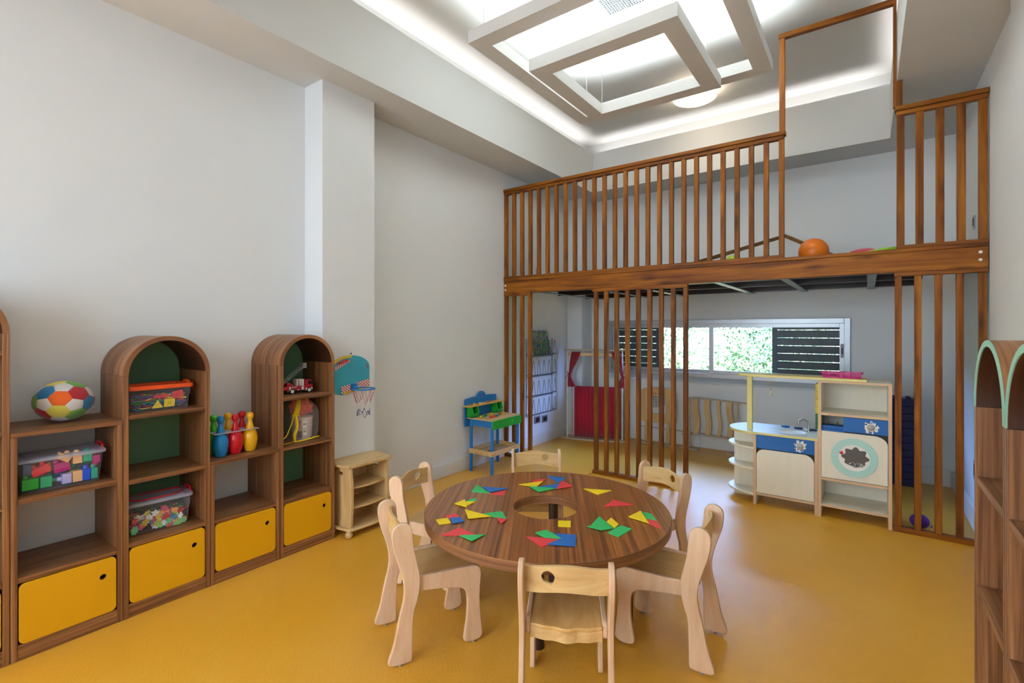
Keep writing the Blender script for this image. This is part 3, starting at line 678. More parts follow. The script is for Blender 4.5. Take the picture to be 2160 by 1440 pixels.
# bowling pins
PM = dict(green=plain('pin_green', '3fb51e', .22), blue=plain('pin_blue', '0f84c4', .22), red=plain('pin_red', 'cf1424', .22), yellow=plain('pin_yellow', 'f0b31a', .22))
prof = [(.020, 0), (.028, .003), (.036, .03), (.0425, .065), (.0425, .09), (.037, .118), (.028, .137), (.0215, .142), (.0225, .146), (.018, .165), (.0125, .188), (.0115, .198), (.016, .205), (.0205, .216), (.021, .226), (.0175, .237), (.010, .243), (.001, .245)]
for c, x, y, lb in (('green', -3.172, 1.302, 'green bowling pin at the left of the back row'), ('yellow', -3.175, 1.385, 'yellow bowling pin in the middle of the back row'), ('red', -3.178, 1.470, 'red bowling pin at the right of the back row'),
                ('blue', -3.088, 1.306, 'blue bowling pin at the front left'), ('red', -3.092, 1.392, 'red bowling pin in the middle of the front row'), ('yellow', -3.095, 1.480, 'yellow bowling pin at the front right')):
    o = MB().lathe([(r, z*.975) for r, z in prof], (x, y, .7005), 28).build('bowling_pin', PM[c]); tag(o, lb, 'bowling pin')
m = MB()
for y in (1.302, 1.385, 1.472):
    for x in (-3.175, -3.092): m.holed([(x-.0425, y-.0425), (x+.0425, y-.0425), (x+.0425, y+.0425), (x-.0425, y+.0425)], circ(x, y, .027, 20), 'z', .838, .8405)
o = m.build('pin_holder', TRAY); tag(o, 'clear plastic holder plate around the bowling pin necks', 'pin holder')

# toy fire truck
t = thing('toy_fire_truck', 'red toy fire truck with a raised grey ladder on the arched shelf', 'toy truck', (-3.14, 1.80, 1.0165))
X0, X1, z = -3.175, -3.115, 1.0165
TRW = plain('truck_white', 'e9e4dc', .35); TRR = plain('truck_red', 'b8122a', .3)
MB().box(X0, 1.735, z+.022, X1, 1.862, z+.052).box(X0, 1.70, z+.030, X1, 1.735, z+.052).build('body', TRR, t, bevel=.002)
MB().prism([(1.862, z+.016), (1.916, z+.016), (1.916, z+.058), (1.908, z+.088), (1.870, z+.092), (1.862, z+.085)], 'x', X0, X1).build('cab', TRR, t, bevel=.003)
MB().prism([(1.880, z+.058), (1.914, z+.056), (1.906, z+.080), (1.882, z+.082)], 'x', X1-.001, X1+.001).box(X0+.008, 1.9155, z+.056, X1-.008, 1.917, z+.08).build('window', BLK, t)
MB().box(X1, 1.745, z+.024, X1+.0015, 1.756, z+.050).box(X1, 1.832, z+.024, X1+.0015, 1.848, z+.050).box(X1, 1.764, z+.042, X1+.0015, 1.776, z+.048).box(X1, 1.784, z+.042, X1+.0015, 1.796, z+.048).box(X1, 1.802, z+.024, X1+.0015, 1.818, z+.03).box(X1, 1.862, z+.02, X1+.002, 1.912, z+.034).build('stripe', TRW, t, label='cream side panels')
MB().box(X0+.008, 1.802, z+.052, X1-.008, 1.812, z+.098).box(X0+.008, 1.824, z+.052, X1-.008, 1.834, z+.098).box(X0+.008, 1.812, z+.054, X1-.03, 1.824, z+.060).box(X0+.008, 1.812, z+.070, X1-.008, 1.824, z+.074).box(X0+.008, 1.812, z+.086, X1-.008, 1.824, z+.090).box(X0+.008, 1.838, z+.052, X1-.008, 1.855, z+.094).build('equipment_rack', TRW, t)
MB().prism([(1.735, z+.052), (1.792, z+.052), (1.775, z+.064), (1.745, z+.080), (1.735, z+.076)], 'x', X0+.01, X1-.01).build('turntable', TRR, t)
for y in (1.765, 1.888):
    for x in (X0-.002, X1-.010):
        w = MB().lathe([(.012, 0), (.018, .001), (.019, .003), (.019, .011), (.017, .013)], (x, y, z+.019), 24, 'x').build('wheel', BLK, t)
        MB().lathe([(.0115, 0), (.0115, .0155)], (x-.001, y, z+.019), 20, 'x').build('hubcap', WHITE, w)
a, b = Vector((0, 1.735, z+.085)), Vector((0, 1.868, z+.182)); m = MB()
for x in (X0+.014, X1-.014):
    for dz in (0, .014): m.bar((x, a.y-.03, a.z+dz-.02), (x, b.y, b.z+dz), .003, .004)
    for k in range(12):
        p = a.lerp(b, k/11); m.bar((x, p.y, p.z), (x, p.y+(.006 if k % 2 else -.004), p.z+.014), .002, .0025)
for k in range(13): p = a.lerp(b, k/12); m.box(X0+.014, p.y-.0015, p.z-.0015, X1-.014, p.y+.0015, p.z+.0015)
m.box(X0+.008, 1.848, z+.17, X1-.008, 1.874, z+.205)
m.build('ladder', plain('ladder_grey', '9a9c9c', .4, metal=.3), t)

# clear backpack with a tub inside
t = thing('clear_toy_bag', 'clear vinyl bag with yellow trim under the toy fire truck', 'bag', (-3.14, 1.84, .7))
z = .702; c = (-3.15, 1.845)
lv = []
n = 24
for zz, rx, ry, dy in ((0, .075, .095, 0), (.05, .085, .108, 0), (.12, .085, .112, .003), (.18, .08, .108, .005), (.225, .065, .095, .0), (.262, .045, .065, -.012), (.28, .02, .03, -.02)):
    lv.append([(c[0]+rx*math.copysign(abs(math.cos(2*PI*i/n))**.6, math.cos(2*PI*i/n))*(1+.03*math.sin(i*5+zz*90)), c[1]+dy+ry*math.copysign(abs(math.sin(2*PI*i/n))**.6, math.sin(2*PI*i/n))*(1+.03*math.cos(i*7+zz*60)), z+zz) for i in range(n)])
m = MB(); m.add([p for l in lv for p in l], [(k*n+i, k*n+(i+1) % n, (k+1)*n+(i+1) % n, (k+1)*n+i) for k in range(6) for i in range(n)]+[tuple(range(n)), tuple(range(6*n, 7*n))]); m.build('vinyl_body', BAGC, t)
BY = plain('bag_yellow', 'f2cc14', .5)
fx = c[0]+.088
m = MB(); m.tube(smooth_path([(fx, 1.755, z+.004), (fx+.002, 1.750, z+.05), (fx+.002, 1.768, z+.10), (fx-.002, 1.762, z+.175)], 5, False), .012, 8, flat=.45).tube(smooth_path([(fx, 1.755, z+.004), (fx, 1.80, z+.004), (fx-.004, 1.85, z+.006), (fx-.015, 1.935, z+.01)], 5, False), .009, 8, flat=.6)
m.build('trim', BY, t)
m = MB(); m.tube([(fx-.006, 1.745, z+.178), (fx-.02, 1.79, z+.172)], .014, 8, flat=.5).tube(smooth_path([(fx-.006, 1.753, z+.176), (fx-.03, 1.785, z+.225), (fx-.06, 1.815, z+.272)], 5, False), .0115, 8, flat=.5).tube(smooth_path([(fx-.012, 1.775, z+.176), (fx-.03, 1.80, z+.22), (fx-.06, 1.82, z+.27)], 5, False), .010, 8, flat=.5)
m.build('zip_flap', BY, t)
m = MB(); m.tube(smooth_path([(fx-.004, 1.75, z+.172), (fx, 1.725, z+.115), (fx+.005, 1.69, z+.05), (fx+.008, 1.655, z+.03), (fx+.012, 1.665, z+.008), (fx+.01, 1.70, z+.005), (fx, 1.756, z+.008)], 5, False), .0065, 6, flat=.4)
m.build('strap', BY, t)
tub = MB().lathe([(.055, 0), (.062, .02), (.068, .135), (.071, .137), (.071, .15), (.066, .153), (.01, .155)], (-3.148, 1.855, .7035), 32).build('plastic_tub', plain('tub_print', 'd8c8c4', .45, noise=.1)); tag(tub, 'white printed plastic tub inside the clear bag', 'tub')
def arcp(r, a0, a1, z0, z1, c, n=8): 
    v = [(c[0]+r*math.cos(a), c[1]+r*math.sin(a), zz) for zz in (z0, z1) for a in [a0+(a1-a0)*i/n for i in range(n+1)]]
    return v, [(i, i+1, n+2+i, n+1+i) for i in range(n)]
for a0, a1, z0, z1, cc, nm in ((-.75, -.35, .012, .06, '3a2a33', 'black_print'), (-.95, -.45, .072, .118, 'c98ca0', 'pink_print'), (-.28, .12, .03, .12, 'e6e8df', 'label_print'), (-.22, .05, .10, .112, '1d4a2c', 'green_print'), (-.22, .06, .05, .062, '6a6a66', 'grey_print'), (-.22, .06, .07, .078, '8a8a86', 'grey_print'), (-.6, -.42, .118, .132, 'c86040', 'orange_print')):
    v, f = arcp(.0695, a0-.2, a1-.2, .7035+z0, .7035+z1, (-3.148, 1.855)); MB().add(v, f).build(nm, plain(nm, cc, .5), tub)
m = MB().ball((-3.172, 1.862, .921), .066, 36, (.85, 1.25, .95))
m.v = [(x+.008*math.sin(y*110+z*60), y+.009*math.sin(z*130+x*70), z+.007*math.sin(y*90-x*120)-.012*max(0, (y-1.862)/.08)) for x, y, z in m.v]
o = m.build('orange_cloth', plain('orange_fabric', 'f05a1c', .45, bump=1, bscale=22)); tag(o, 'bright orange bundle on top of the tub inside the bag', 'fabric bundle')

# ------------------------------------------------------------------ toy basketball hoop
t = thing('toy_basketball_hoop', 'small colourful toy basketball hoop hanging on the column', 'basketball hoop', (-3.145, 2.26, 1.1))
bx = -3.143
poly = [(2.065, .995), (2.16, .965), (2.41, 1.003), (2.41, 1.165)]+[(2.2375+.1725*math.cos(a), 1.165+.092*math.sin(a)) for a in [PI*i/12 for i in range(1, 12)]]+[(2.065, 1.165)]
MB().prism(poly, 'x', bx, bx+.006).build('backboard', plain('board_cyan', '3aa0b4', .35, noise=.2), t)
CY, CR_, CW = plain('board_yellow', 'e3bb1c', .4), plain('board_red', 'c22a34', .4), plain('board_white', 'ece6e2', .4)
m = MB(); n = 14; o_ = [(2.2375+.1725*math.cos(PI*(.48+.5*i/n)), 1.165+.092*math.sin(PI*(.48+.5*i/n))) for i in range(n+1)]; i_ = [(2.2375+.15*math.cos(PI*(.48+.5*i/n)), 1.165+.074*math.sin(PI*(.48+.5*i/n))) for i in range(n+1)]
m.ring(o_, i_, 'x', bx+.006, bx+.0068, False, 0); m.build('yellow_arc', CY, t)
MB().prism([(2.17, .967), (2.41, 1.004), (2.41, 1.016), (2.17, .985)], 'x', bx+.006, bx+.0068, 0).build('yellow_strip', CY, t)
m = MB()
def checks(y0, z0, dy, dz, ey, ez, nu, nv):
    for i in range(nu):
        for j in range(nv):
            p = lambda a, b: (y0+dy*a/nu+ey*b/nv, z0+dz*a/nu+ez*b/nv)
            m.prism([p(i, j), p(i+1, j), p(i+1, j+1), p(i, j+1)], 'x', bx+.006, bx+.007, 1 if (i+j) % 2 else 2)
checks(2.16, .978, .248, .040, 0, .050, 22, 5)
m.build('checked_band', [CY, CR_, CW], t); m = MB()
checks(2.085, 1.165, .13, .062, .028, -.012, 14, 3)
m.build('checked_band', [CY, CR_, CW], t)
MB().prism([(2.12, 1.205), (2.215, 1.232), (2.222, 1.214), (2.13, 1.188)], 'x', bx+.0071, bx+.0078).build('red_banner', CR_, t)
cu = bpy.data.curves.new('number', 'FONT'); cu.body = '5'; cu.size = .048; cu.extrude = .0004; cu.align_x = 'CENTER'
o = bpy.data.objects.new('number', cu); COL.objects.link(o); bpy.context.view_layer.update(); me5 = bpy.data.meshes.new_from_object(o); bpy.data.objects.remove(o); me5.name = 'number'; o = bpy.data.objects.new('number', me5); COL.objects.link(o); me5.materials.clear(); me5.materials.append(CR_); o.parent = t; o.rotation_euler = (PI/2, 0, PI/2); o.location = Vector((bx+.0065, 2.385, 1.155))-Vector((-3.145, 2.26, 1.1))
rc = (-3.015, 2.262, 1.012); rr = .082
rm = MB().tube([(rc[0]+rr*math.cos(2*PI*i/40), rc[1]+rr*math.sin(2*PI*i/40), rc[2]) for i in range(40)], .0055, 8, True).build('rim', BLUE, t)
MB().box(bx+.006, 2.235, .995, bx+.02, 2.29, 1.045).box(bx+.015, 2.245, 1.003, rc[0]-rr+.004, 2.28, 1.022).build('bracket', BLUE, t, bevel=.004)
NR, NW, NB = plain('net_red', 'b51e34', .6), plain('net_white', 'dedad4', .6), plain('net_navy', '26305c', .6)
m = MB(); K = 8
def np_(i, lv):
    a = 2*PI*(i)/K; r = (.082, .052, .045, .046)[lv]; zz = (0, -.10, -.155, -.19)[lv]; return (rc[0]+r*math.cos(a), rc[1]+r*math.sin(a), rc[2]+zz+(.012*math.sin(i*2.3) if lv else 0))
for i in range(K):
    a = np_(i, 0); m.tube([a, np_(i+.5, 1)], .0013, 5); m.tube([a, np_(i-.5, 1)], .0013, 5)
    m.tube([np_(i+.5, 1), np_(i, 2)], .0009, 4, mi=1); m.tube([np_(i+.5, 1), np_(i+1, 2)], .0009, 4, mi=1)
    m.tube(smooth_path([np_(i, 2), np_(i+.3, 3), np_(i+.6, 3), np_(i+1, 2)], 4, False), .0017, 5, mi=2)
m.build('net', [NR, NW, NB], t)

# ------------------------------------------------------------------ small birch shelf trolley
t = thing('wooden_trolley', 'small birch shelf on bun feet beside the column', 'small shelf', (-3.01, 2.22, 0))
tx0, tx1, ty0, ty1 = -3.128, -2.895, 2.062, 2.392
def bow(x1, y0, y1, b, n=10): return [(x1+b*math.sin(PI*i/n), y0+(y1-y0)*i/n) for i in range(n+1)]
top = smooth_path([(tx0, ty0-.01), (tx0, ty1+.03), (tx1-.03, ty1+.038), (tx1+.012, ty1+.01), (tx1+.022, (ty0+ty1)/2), (tx1+.012, ty0+.005), (tx1-.02, ty0-.018)], 5)
MB().prism(top, 'z', .486, .504).build('top_board', BIR['y'], t, bevel=.004)
bot = smooth_path([(tx0, ty0-.01), (tx0, ty1+.02), (tx1-.03, ty1+.03), (tx1+.012, ty1+.01), (tx1+.03, (ty0+ty1)/2), (tx1+.012, ty0+.005), (tx1-.03, ty0-.018)], 5)
MB().prism(bot, 'z', .048, .066).build('base_board', BIR['y'], t, bevel=.004)
for s, y in ((0, ty0), (1, ty1-.02)):
    sd = [(tx0, .066), (tx1, .066)]+[(tx1+.014*math.sin(PI*i/8), .066+.42*i/8) for i in range(1, 8)]+[(tx1, .486), (tx0, .486)]
    MB().holed(sd, rrect(-3.05, .425, -2.98, .447, .006, 3), 'y', y, y+.02).build('side_panel', BIR['z'], t, bevel=.002)
for z in (.205, .345): MB().prism(bow(tx1-.012, ty0+.02, ty1-.02, .022)+[(tx0+.01, ty1-.02), (tx0+.01, ty0+.02)], 'z', z-.012, z).build('shelf_board', BIR['y'], t, bevel=.002)
MB().box(tx0, ty0+.02, .066, tx0+.008, ty1-.02, .486).build('back_panel', BIR['z'], t)
for x in (tx0+.04, tx1-.012):
    for y in (ty0-.002, ty1+.0): MB().lathe([(.008, .001), (.020, .008), (.026, .022), (.024, .036), (.016, .046), (.012, .05)], (x, y, 0), 20).build('bun_foot', BIR['z'], t)

# ------------------------------------------------------------------ round table and its tiles
t = thing('round_table', 'round walnut play table with a hole in the middle', 'table', (-1.336, 2.126, 0), math.radians(32))
loc_mb(t).ring(circ(0, 0, .6135, 96), circ(0, 0, .1705, 96), 'z', .498, .5402).build('table_top', WAL['t'], t, bevel=.0015)
RIM = wood('walnut_rim', ['5a371f', '7f5233', '9c6c44'], 'h', cross=90, along=1.5, rough=.4, fine=0)
loc_mb(t).ring(circ(0, 0, .6165, 96), circ(0, 0, .6137, 96), 'z', .497, .5398).build('outer_rim', RIM, t, bevel=.0008)
loc_mb(t).ring(circ(0, 0, .1703, 96), circ(0, 0, .1675, 96), 'z', .497, .5398).build('inner_rim', RIM, t, bevel=.0008)
for x, y in ((-1.215, 1.868), (-1.448, 2.385), (-1.700, 1.966), (-.963, 2.292)):
    MB().lathe([(.027, 0), (.027, .497)], (x, y, 0), 24).build('leg', plain('dark_leg', '38241a', .4), t)
TL = [
('green','triangle','on the far left beside the blue one',[(-1.843,2.177),(-1.793,2.068),(-1.689,2.111)],0),
('blue','triangle','between the green and red ones at the far left',[(-1.789,2.161),(-1.651,2.224),(-1.693,2.116)],1),
('red','triangle','tucked under the blue triangle at the far left',[(-1.648,2.206),(-1.686,2.096),(-1.610,2.131)],0),
('red','parallelogram','behind the yellow triangle near the back rim',[(-1.578,2.510),(-1.621,2.454),(-1.612,2.397),(-1.566,2.454)],0),
('yellow','triangle','lying over the red parallelogram at the back',[(-1.644,2.317),(-1.561,2.454),(-1.537,2.345)],1),
('green','triangle','in the back cluster just behind the table hole',[(-1.575,2.326),(-1.433,2.389),(-1.478,2.278)],1),
('blue','triangle','touching the green triangle behind the table hole',[(-1.536,2.362),(-1.461,2.484),(-1.435,2.393)],0),
('blue','triangle','farthest back near the rim',[(-1.605,2.565),(-1.496,2.601),(-1.475,2.488)],0),
('red','triangle','at the right end of the back cluster',[(-1.476,2.531),(-1.372,2.474),(-1.427,2.380)],1),
('yellow','triangle','lying alone at the back right',[(-1.309,2.485),(-1.165,2.551),(-1.199,2.441)],0),
('red','triangle','lying alone right of the table hole',[(-1.091,2.415),(-0.980,2.409),(-1.092,2.297)],0),
('green','triangle','small, at the tail of the yellow arrow shape',[(-1.715,1.929),(-1.708,2.006),(-1.671,1.968)],0),
('yellow','triangle','forming the head of the arrow shape on the left',[(-1.732,1.865),(-1.732,1.946),(-1.649,1.866)],1),
('yellow','parallelogram','forming the body of the arrow shape on the left',[(-1.715,1.924),(-1.670,1.966),(-1.667,1.903),(-1.668,1.881)],0),
('red','square','at the top of the three squares near the left rim',[(-1.660,1.719),(-1.639,1.777),(-1.588,1.746),(-1.618,1.707)],0),
('yellow','square','leftmost of the three squares near the left rim',[(-1.665,1.662),(-1.634,1.712),(-1.579,1.678),(-1.609,1.630)],0),
('blue','square','at the right of the three squares near the left rim',[(-1.618,1.707),(-1.588,1.746),(-1.534,1.721),(-1.561,1.670)],1),
('yellow','triangle','left of the table hole touching a green one',[(-1.635,1.837),(-1.473,1.844),(-1.542,1.757)],1),
('green','triangle','just left of the table hole above a small red one',[(-1.537,1.847),(-1.473,1.933),(-1.388,1.863)],0),
('red','triangle','small, under the green one left of the hole',[(-1.440,1.848),(-1.387,1.861),(-1.376,1.799)],1),
('red','triangle','large, by the left front rim',[(-1.521,1.548),(-1.511,1.663),(-1.398,1.643)],0),
('green','triangle','below the large red one by the left front rim',[(-1.448,1.590),(-1.362,1.664),(-1.366,1.582)],1),
('yellow','square','alone on the front edge of the table hole',[(-1.186,1.996),(-1.136,2.029),(-1.103,1.969),(-1.153,1.939)],0),
('green','parallelogram','in the front cluster beside the blue triangles',[(-1.194,1.810),(-1.170,1.867),(-1.068,1.827),(-1.133,1.795)],1),
('red','triangle','in the front cluster',[(-1.207,1.760),(-1.068,1.827),(-1.097,1.717)],0),
('blue','triangle','larger, at the right of the front cluster',[(-1.141,1.855),(-1.038,1.906),(-0.985,1.795)],0),
('blue','triangle','lower one of the front cluster',[(-1.070,1.826),(-0.987,1.794),(-1.088,1.744)],1),
('green','triangle','topmost of the green pieces at the right',[(-1.053,2.161),(-0.934,2.067),(-1.035,2.040)],0),
('green','parallelogram','long, pointing left among the green pieces at the right',[(-1.041,2.009),(-1.003,2.058),(-0.931,2.065),(-0.967,2.009)],1),
('yellow','square','standing among the green pieces at the right',[(-0.994,2.170),(-0.932,2.118),(-0.930,2.069),(-0.990,2.114)],1),
('green','square','at the front right of the green pieces',[(-0.924,2.121),(-0.865,2.112),(-0.879,1.998),(-0.937,2.009)],0),
('yellow','triangle','near the right rim beside a green parallelogram',[(-0.914,2.341),(-0.932,2.231),(-0.823,2.212)],1),
('green','parallelogram','near the right rim',[(-0.910,2.344),(-0.855,2.339),(-0.806,2.270),(-0.856,2.267)],0),
('red','parallelogram','closest to the right rim',[(-0.855,2.268),(-0.808,2.268),(-0.760,2.197),(-0.822,2.213)],0)]
for c, sh, where, q, lv in TL:
    z = .5402+.0037*lv; o = MB().prism(q, 'z', z, z+.0034).build('tangram_piece', TILE[c], bevel=.0004)
    tag(o, '%s %s tile %s' % (c, sh, where), 'tangram tile')

# ------------------------------------------------------------------ chairs
def make_chair(label):
    t = thing('child_chair', label, 'chair')
    sy = lambda p: [(a-.173, z) for a, z in p]
    rear = smooth_path(sy([(.05, .022), (.052, .10), (.057, .21), (.074, .267), (.085, .32), (.085, .375), (.073, .43), (.061, .484), (.054, .54), (.049, .583), (.032, .607), (.007, .615), (-.020, .606), (-.036, .583), (-.036, .54), (-.024, .484), (-.006, .43), (.010, .375), (.016, .32), (.010, .267), (-.005, .21), (-.027, .103), (-.05, .035), (-.044, .014), (0, .008), (.038, .010)]), 4)
    front = smooth_path(sy([(.075, .302), (.13, .292), (.2, .283), (.26, .272), (.29, .260), (.308, .235), (.312, .19), (.309, .12), (.299, .06), (.295, .03), (.304, .014), (.335, .008), (.37, .012), (.386, .03), (.385, .06), (.378, .12), (.374, .19), (.376, .26), (.381, .31), (.376, .338), (.358, .354), (.33, .358), (.25, .360), (.16, .36), (.085, .362), (.066, .335)]), 4)
    for s in (-1, 1):
        MB().prism(rear, 'x', s*.1525, s*.1715).build('leg', BPLY, t, bevel=.004)
        MB().prism(front, 'x', s*.1335, s*.1525).build('leg', BPLY, t, bevel=.004)
        for yy in (-.173, .172): MB().lathe([(.008, 0), (.009, .004), (.004, .012)], (s*(.162 if yy < 0 else .143), yy, 0), 10).build('glide', GREY, t)
    def wave(x): return .010*math.cos(x/.128*PI*1.0)+.004*math.cos(x/.128*3*PI)
    xs = [-.1335+.267*i/16 for i in range(17)]
    seat = [(x, -.128+wave(x)*-1) for x in xs]+[(x, .192-.012*(x/.1335)**4) for x in reversed(xs)]
    MB().prism(seat, 'z', .338, .352).build('seat', SEATW, t, bevel=.003)
    ap = [(x, -.124-wave(x)) for x in xs]; ai = [(x, -.108-wave(x)) for x in xs]
    MB().ring(ap, ai, 'z', .296, .3385, False).build('rear_apron', BIR['x'], t, bevel=.001)
    MB().box(-.1335, .165, .300, .1335, .180, .338).build('front_apron', BIR['x'], t, bevel=.002)
    ob = [(-.1525+.305*i/14, .500+.007*math.cos(PI*(i/14-.5)*2)) for i in range(15)]; ot = [(-.1525+.305*i/14, .594+.008*math.cos(PI*(i/14-.5)*2)) for i in range(15)]
    hole = smooth_path([(a, b+.018) for a, b in [(-.084, .553), (-.067, .562), (-.050, .556), (-.040, .541), (-.043, .526), (-.050, .514), (-.062, .517), (-.079, .521), (-.089, .536)]], 3)
    bend = lambda q: (q[0], q[1]-.026*math.cos(q[0]/.1525*PI/2), q[2])
    MB().holed(ob+ot[::-1], hole, 'y', -.156, -.143, steps=10, bend=bend).build('backrest', BIR['x'], t, bevel=.0022)
    return t
R_ = math.radians
ch = make_chair('birch child chair nearest the camera, seen from behind')
def chair_pose(cx, cy, head): return (cx, cy, 0), (0, 0, R_(head-90))
CH = [(-.960, 1.678, 119.5, None), (-1.688, 1.640, 61.6, 'birch child chair at the front left of the table'), (-.747, 2.278, 184, 'birch child chair at the front right of the table, seen side on'),
      (-2.055, 2.053, 16, 'birch child chair at the far left, next to the small birch shelf'), (-1.779, 2.722, -54, 'birch child chair behind the table facing the camera'), (-1.068, 2.794, -114, 'birch child chair at the back right in front of the screen slats')]
for cx, cy, h, lb in CH[1:]:
    l, r = chair_pose(cx, cy, h); dup(ch, l, r, lb)
l, r = chair_pose(*CH[0][:3]); ch.location = l; ch.rotation_euler = r

# ------------------------------------------------------------------ toy workbench
t = thing('toy_workbench', 'blue and green wooden toy workbench by the left wall', 'toy workbench', (-3.16, 4.02, 0))
for x, y in ((-3.29, 3.793), (-3.02, 3.796), (-3.29, 4.235), (-3.02, 4.235)): MB().lathe([(.0165, 0), (.0165, .525)], (x, y, 0), 20).build('leg', BENB, t)
MB().prism([(-3.325, 3.765), (-3.005, 3.775), (-3.005, 4.262), (-3.325, 4.262)], 'z', .535, .547).build('table_top', BIR['y'], t, bevel=.003)
MB().prism(rrect(3.778, .452, 4.268, .538, .012), 'x', -3.006, -2.992).build('front_apron', BENG, t, bevel=.002)
for y in (3.79, 4.235): MB().box(-3.29, y-.006, .47, -3.02, y+.006, .535).build('side_apron', BENB, t)
for y in (3.95, 4.10): MB().lathe([(.006, 0), (.008, .006), (.003, .01)], (-2.992, y, .50), 10, 'x').build('knob', STEEL, t)
bb = [(3.75, .45), (4.268, .45), (4.272, .728), (4.255, .738), (4.10, .746)]+[(4.01+.072*math.cos(a), .740+.055*math.sin(a)) for a in [PI*i/12 for i in range(0, 13)]]+[(3.90, .744), (3.76, .735), (3.745, .722)]
MB().prism(bb, 'x', -3.347, -3.333).build('backboard', BENB, t, bevel=.002)
m = MB()
for y in (3.80, 3.84, 3.88, 3.92, 4.12, 4.16, 4.20, 4.24):
    for z in (.69, .715): m.lathe([(.0035, 0), (.0035, .0008)], (-3.333, y, z), 8, 'x')
m.build('peg_holes', BLK, t)
MB().lathe([(.028, 0), (.030, .003), (.026, .004)], (-3.333, 4.01, .742), 24, 'x').build('dial', BENB, t); MB().bar((-3.328, 4.01, .728), (-3.328, 4.012, .757), .003, .007).build('dial_hand', RED, t)
MB().box(-3.333, 3.705, .662, -3.235, 4.30, .672).build('upper_shelf', plain('honey_board', 'd8a648', .4), t, bevel=.002)
for y in (3.765, 4.165):
    m = MB(); m.box(-3.333, y, .547, -3.325, y+.10, .662); m.prism([(-3.333, .547), (-3.255, .547), (-3.235, .600), (-3.255, .662), (-3.333, .662)], 'y', y, y+.01); m.prism([(-3.333, .547), (-3.255, .547), (-3.235, .600), (-3.255, .662), (-3.333, .662)], 'y', y+.09, y+.10); m.box(-3.258, y, .547, -3.250, y+.10, .590); m.box(-3.333, y, .547, -3.25, y+.1, .555)
    m.build('storage_box', BENG, t, bevel=.001)
m = MB(); m.box(-3.30, 3.80, .188, -3.01, 4.228, .196); m.box(-3.305, 3.775, .185, -3.001, 3.785, .235); m.box(-3.305, 4.24, .185, -3.001, 4.25, .235); m.box(-3.305, 3.775, .185, -3.298, 4.25, .235); m.box(-3.008, 3.775, .185, -3.0, 4.25, .235); m.build('tray', BIR['y'], t, bevel=.002)
for i, (x, y, cnm, sh) in enumerate(((-3.19, 3.83, 'yellow', 1), (-3.20, 3.88, 'green', 0), (-3.20, 3.915, 'blue', 0), (-3.21, 3.95, 'green', 1), (-3.20, 3.985, 'amber', 0), (-3.21, 4.02, 'yellow', 1), (-3.10, 3.865, 'red', 1), (-3.10, 3.905, 'red', 0), (-3.10, 3.945, 'red', 1), (-3.11, 3.99, 'blue', 0), (-3.13, 4.04, 'green', 0), (-3.15, 4.09, 'red', 0), (-3.13, 4.14, 'amber', 0))):
    mat = dict(yellow=YLW, green=GRN, blue=BLUE, red=RED, amber=AMB)[cnm]
    m = MB()
    if sh: m.lathe([(.006, 0), (.006, .012), (.013, .014), (.014, .02), (.011, .023)], (x, y, .5472), 16)
    else: m.box(x-.010, y-.010, .5472, x+.010, y+.010, .564).lathe([(.005, 0), (.005, .003)], (x, y, .564), 10)
    o = m.build('workbench_peg' if sh else 'workbench_nut', mat, bevel=.001)
    tag(o, '%s wooden %s on the toy workbench top, %s row, %s' % (cnm, 'peg' if sh else 'nut', 'back' if x < -3.17 else 'front', ['leftmost', 'second', 'third', 'fourth', 'fifth', 'sixth', 'leftmost', 'second', 'third', 'fourth', 'fifth', 'sixth', 'rightmost'][i]), 'toy peg' if sh else 'toy nut')
for y, mt, nm in ((3.84, AMB, 'amber'), (3.93, PE, 'peach'), (4.05, RED, 'red')):
    o = MB().lathe([(.014, 0), (.016, .006), (.012, .014), (.003, .016)], (-3.285, y, .6722), 16).build('toy_gear', mt); tag(o, nm+' wooden disc on the upper shelf of the workbench', 'toy disc')
m = MB()
for k in range(5): m.box(-3.16+.01*k, 3.86, .1965, -3.155+.01*k, 3.95+.012*k, .201)
o = m.build('toy_saw', WIRE); tag(o, 'dark metal comb-like tool in the workbench tray', 'toy tool')

# ------------------------------------------------------------------ wire rack with a picture book
t = thing('wire_book_rack', 'wall-mounted teal wire book rack under the loft', 'book rack', (-3.36, 5.2, .4))
for y in (4.90, 5.50): MB().tube([(-3.362, y, .39), (-3.362, y, 1.335)], .004, 6).build('upright', WIRE, t)
for z in (.41, .64, .89, 1.14):
    m = MB(); m.tube([(-3.362, 4.90, z), (-3.30, 4.90, z), (-3.30, 5.51, z-.004), (-3.362, 5.51, z)], .0035, 6); m.tube([(-3.36, 4.90, z-.02), (-3.36, 5.51, z-.022)], .0035, 6)
    for y in (4.97, 5.09, 5.21, 5.33, 5.47): m.tube(smooth_path([(-3.30, y-.035, z), (-3.30, y-.012, z+.15), (-3.30, y, z+.175), (-3.30, y+.012, z+.15), (-3.30, y+.035, z)], 3, False), .0026, 6)
    for k in range(12): y = 4.92+.05*k; m.tube([(-3.36, y, z-.02), (-3.335, y, z-.028), (-3.30, y, z)], .0022, 5)
    m.build('wire_row', WIRE, t)
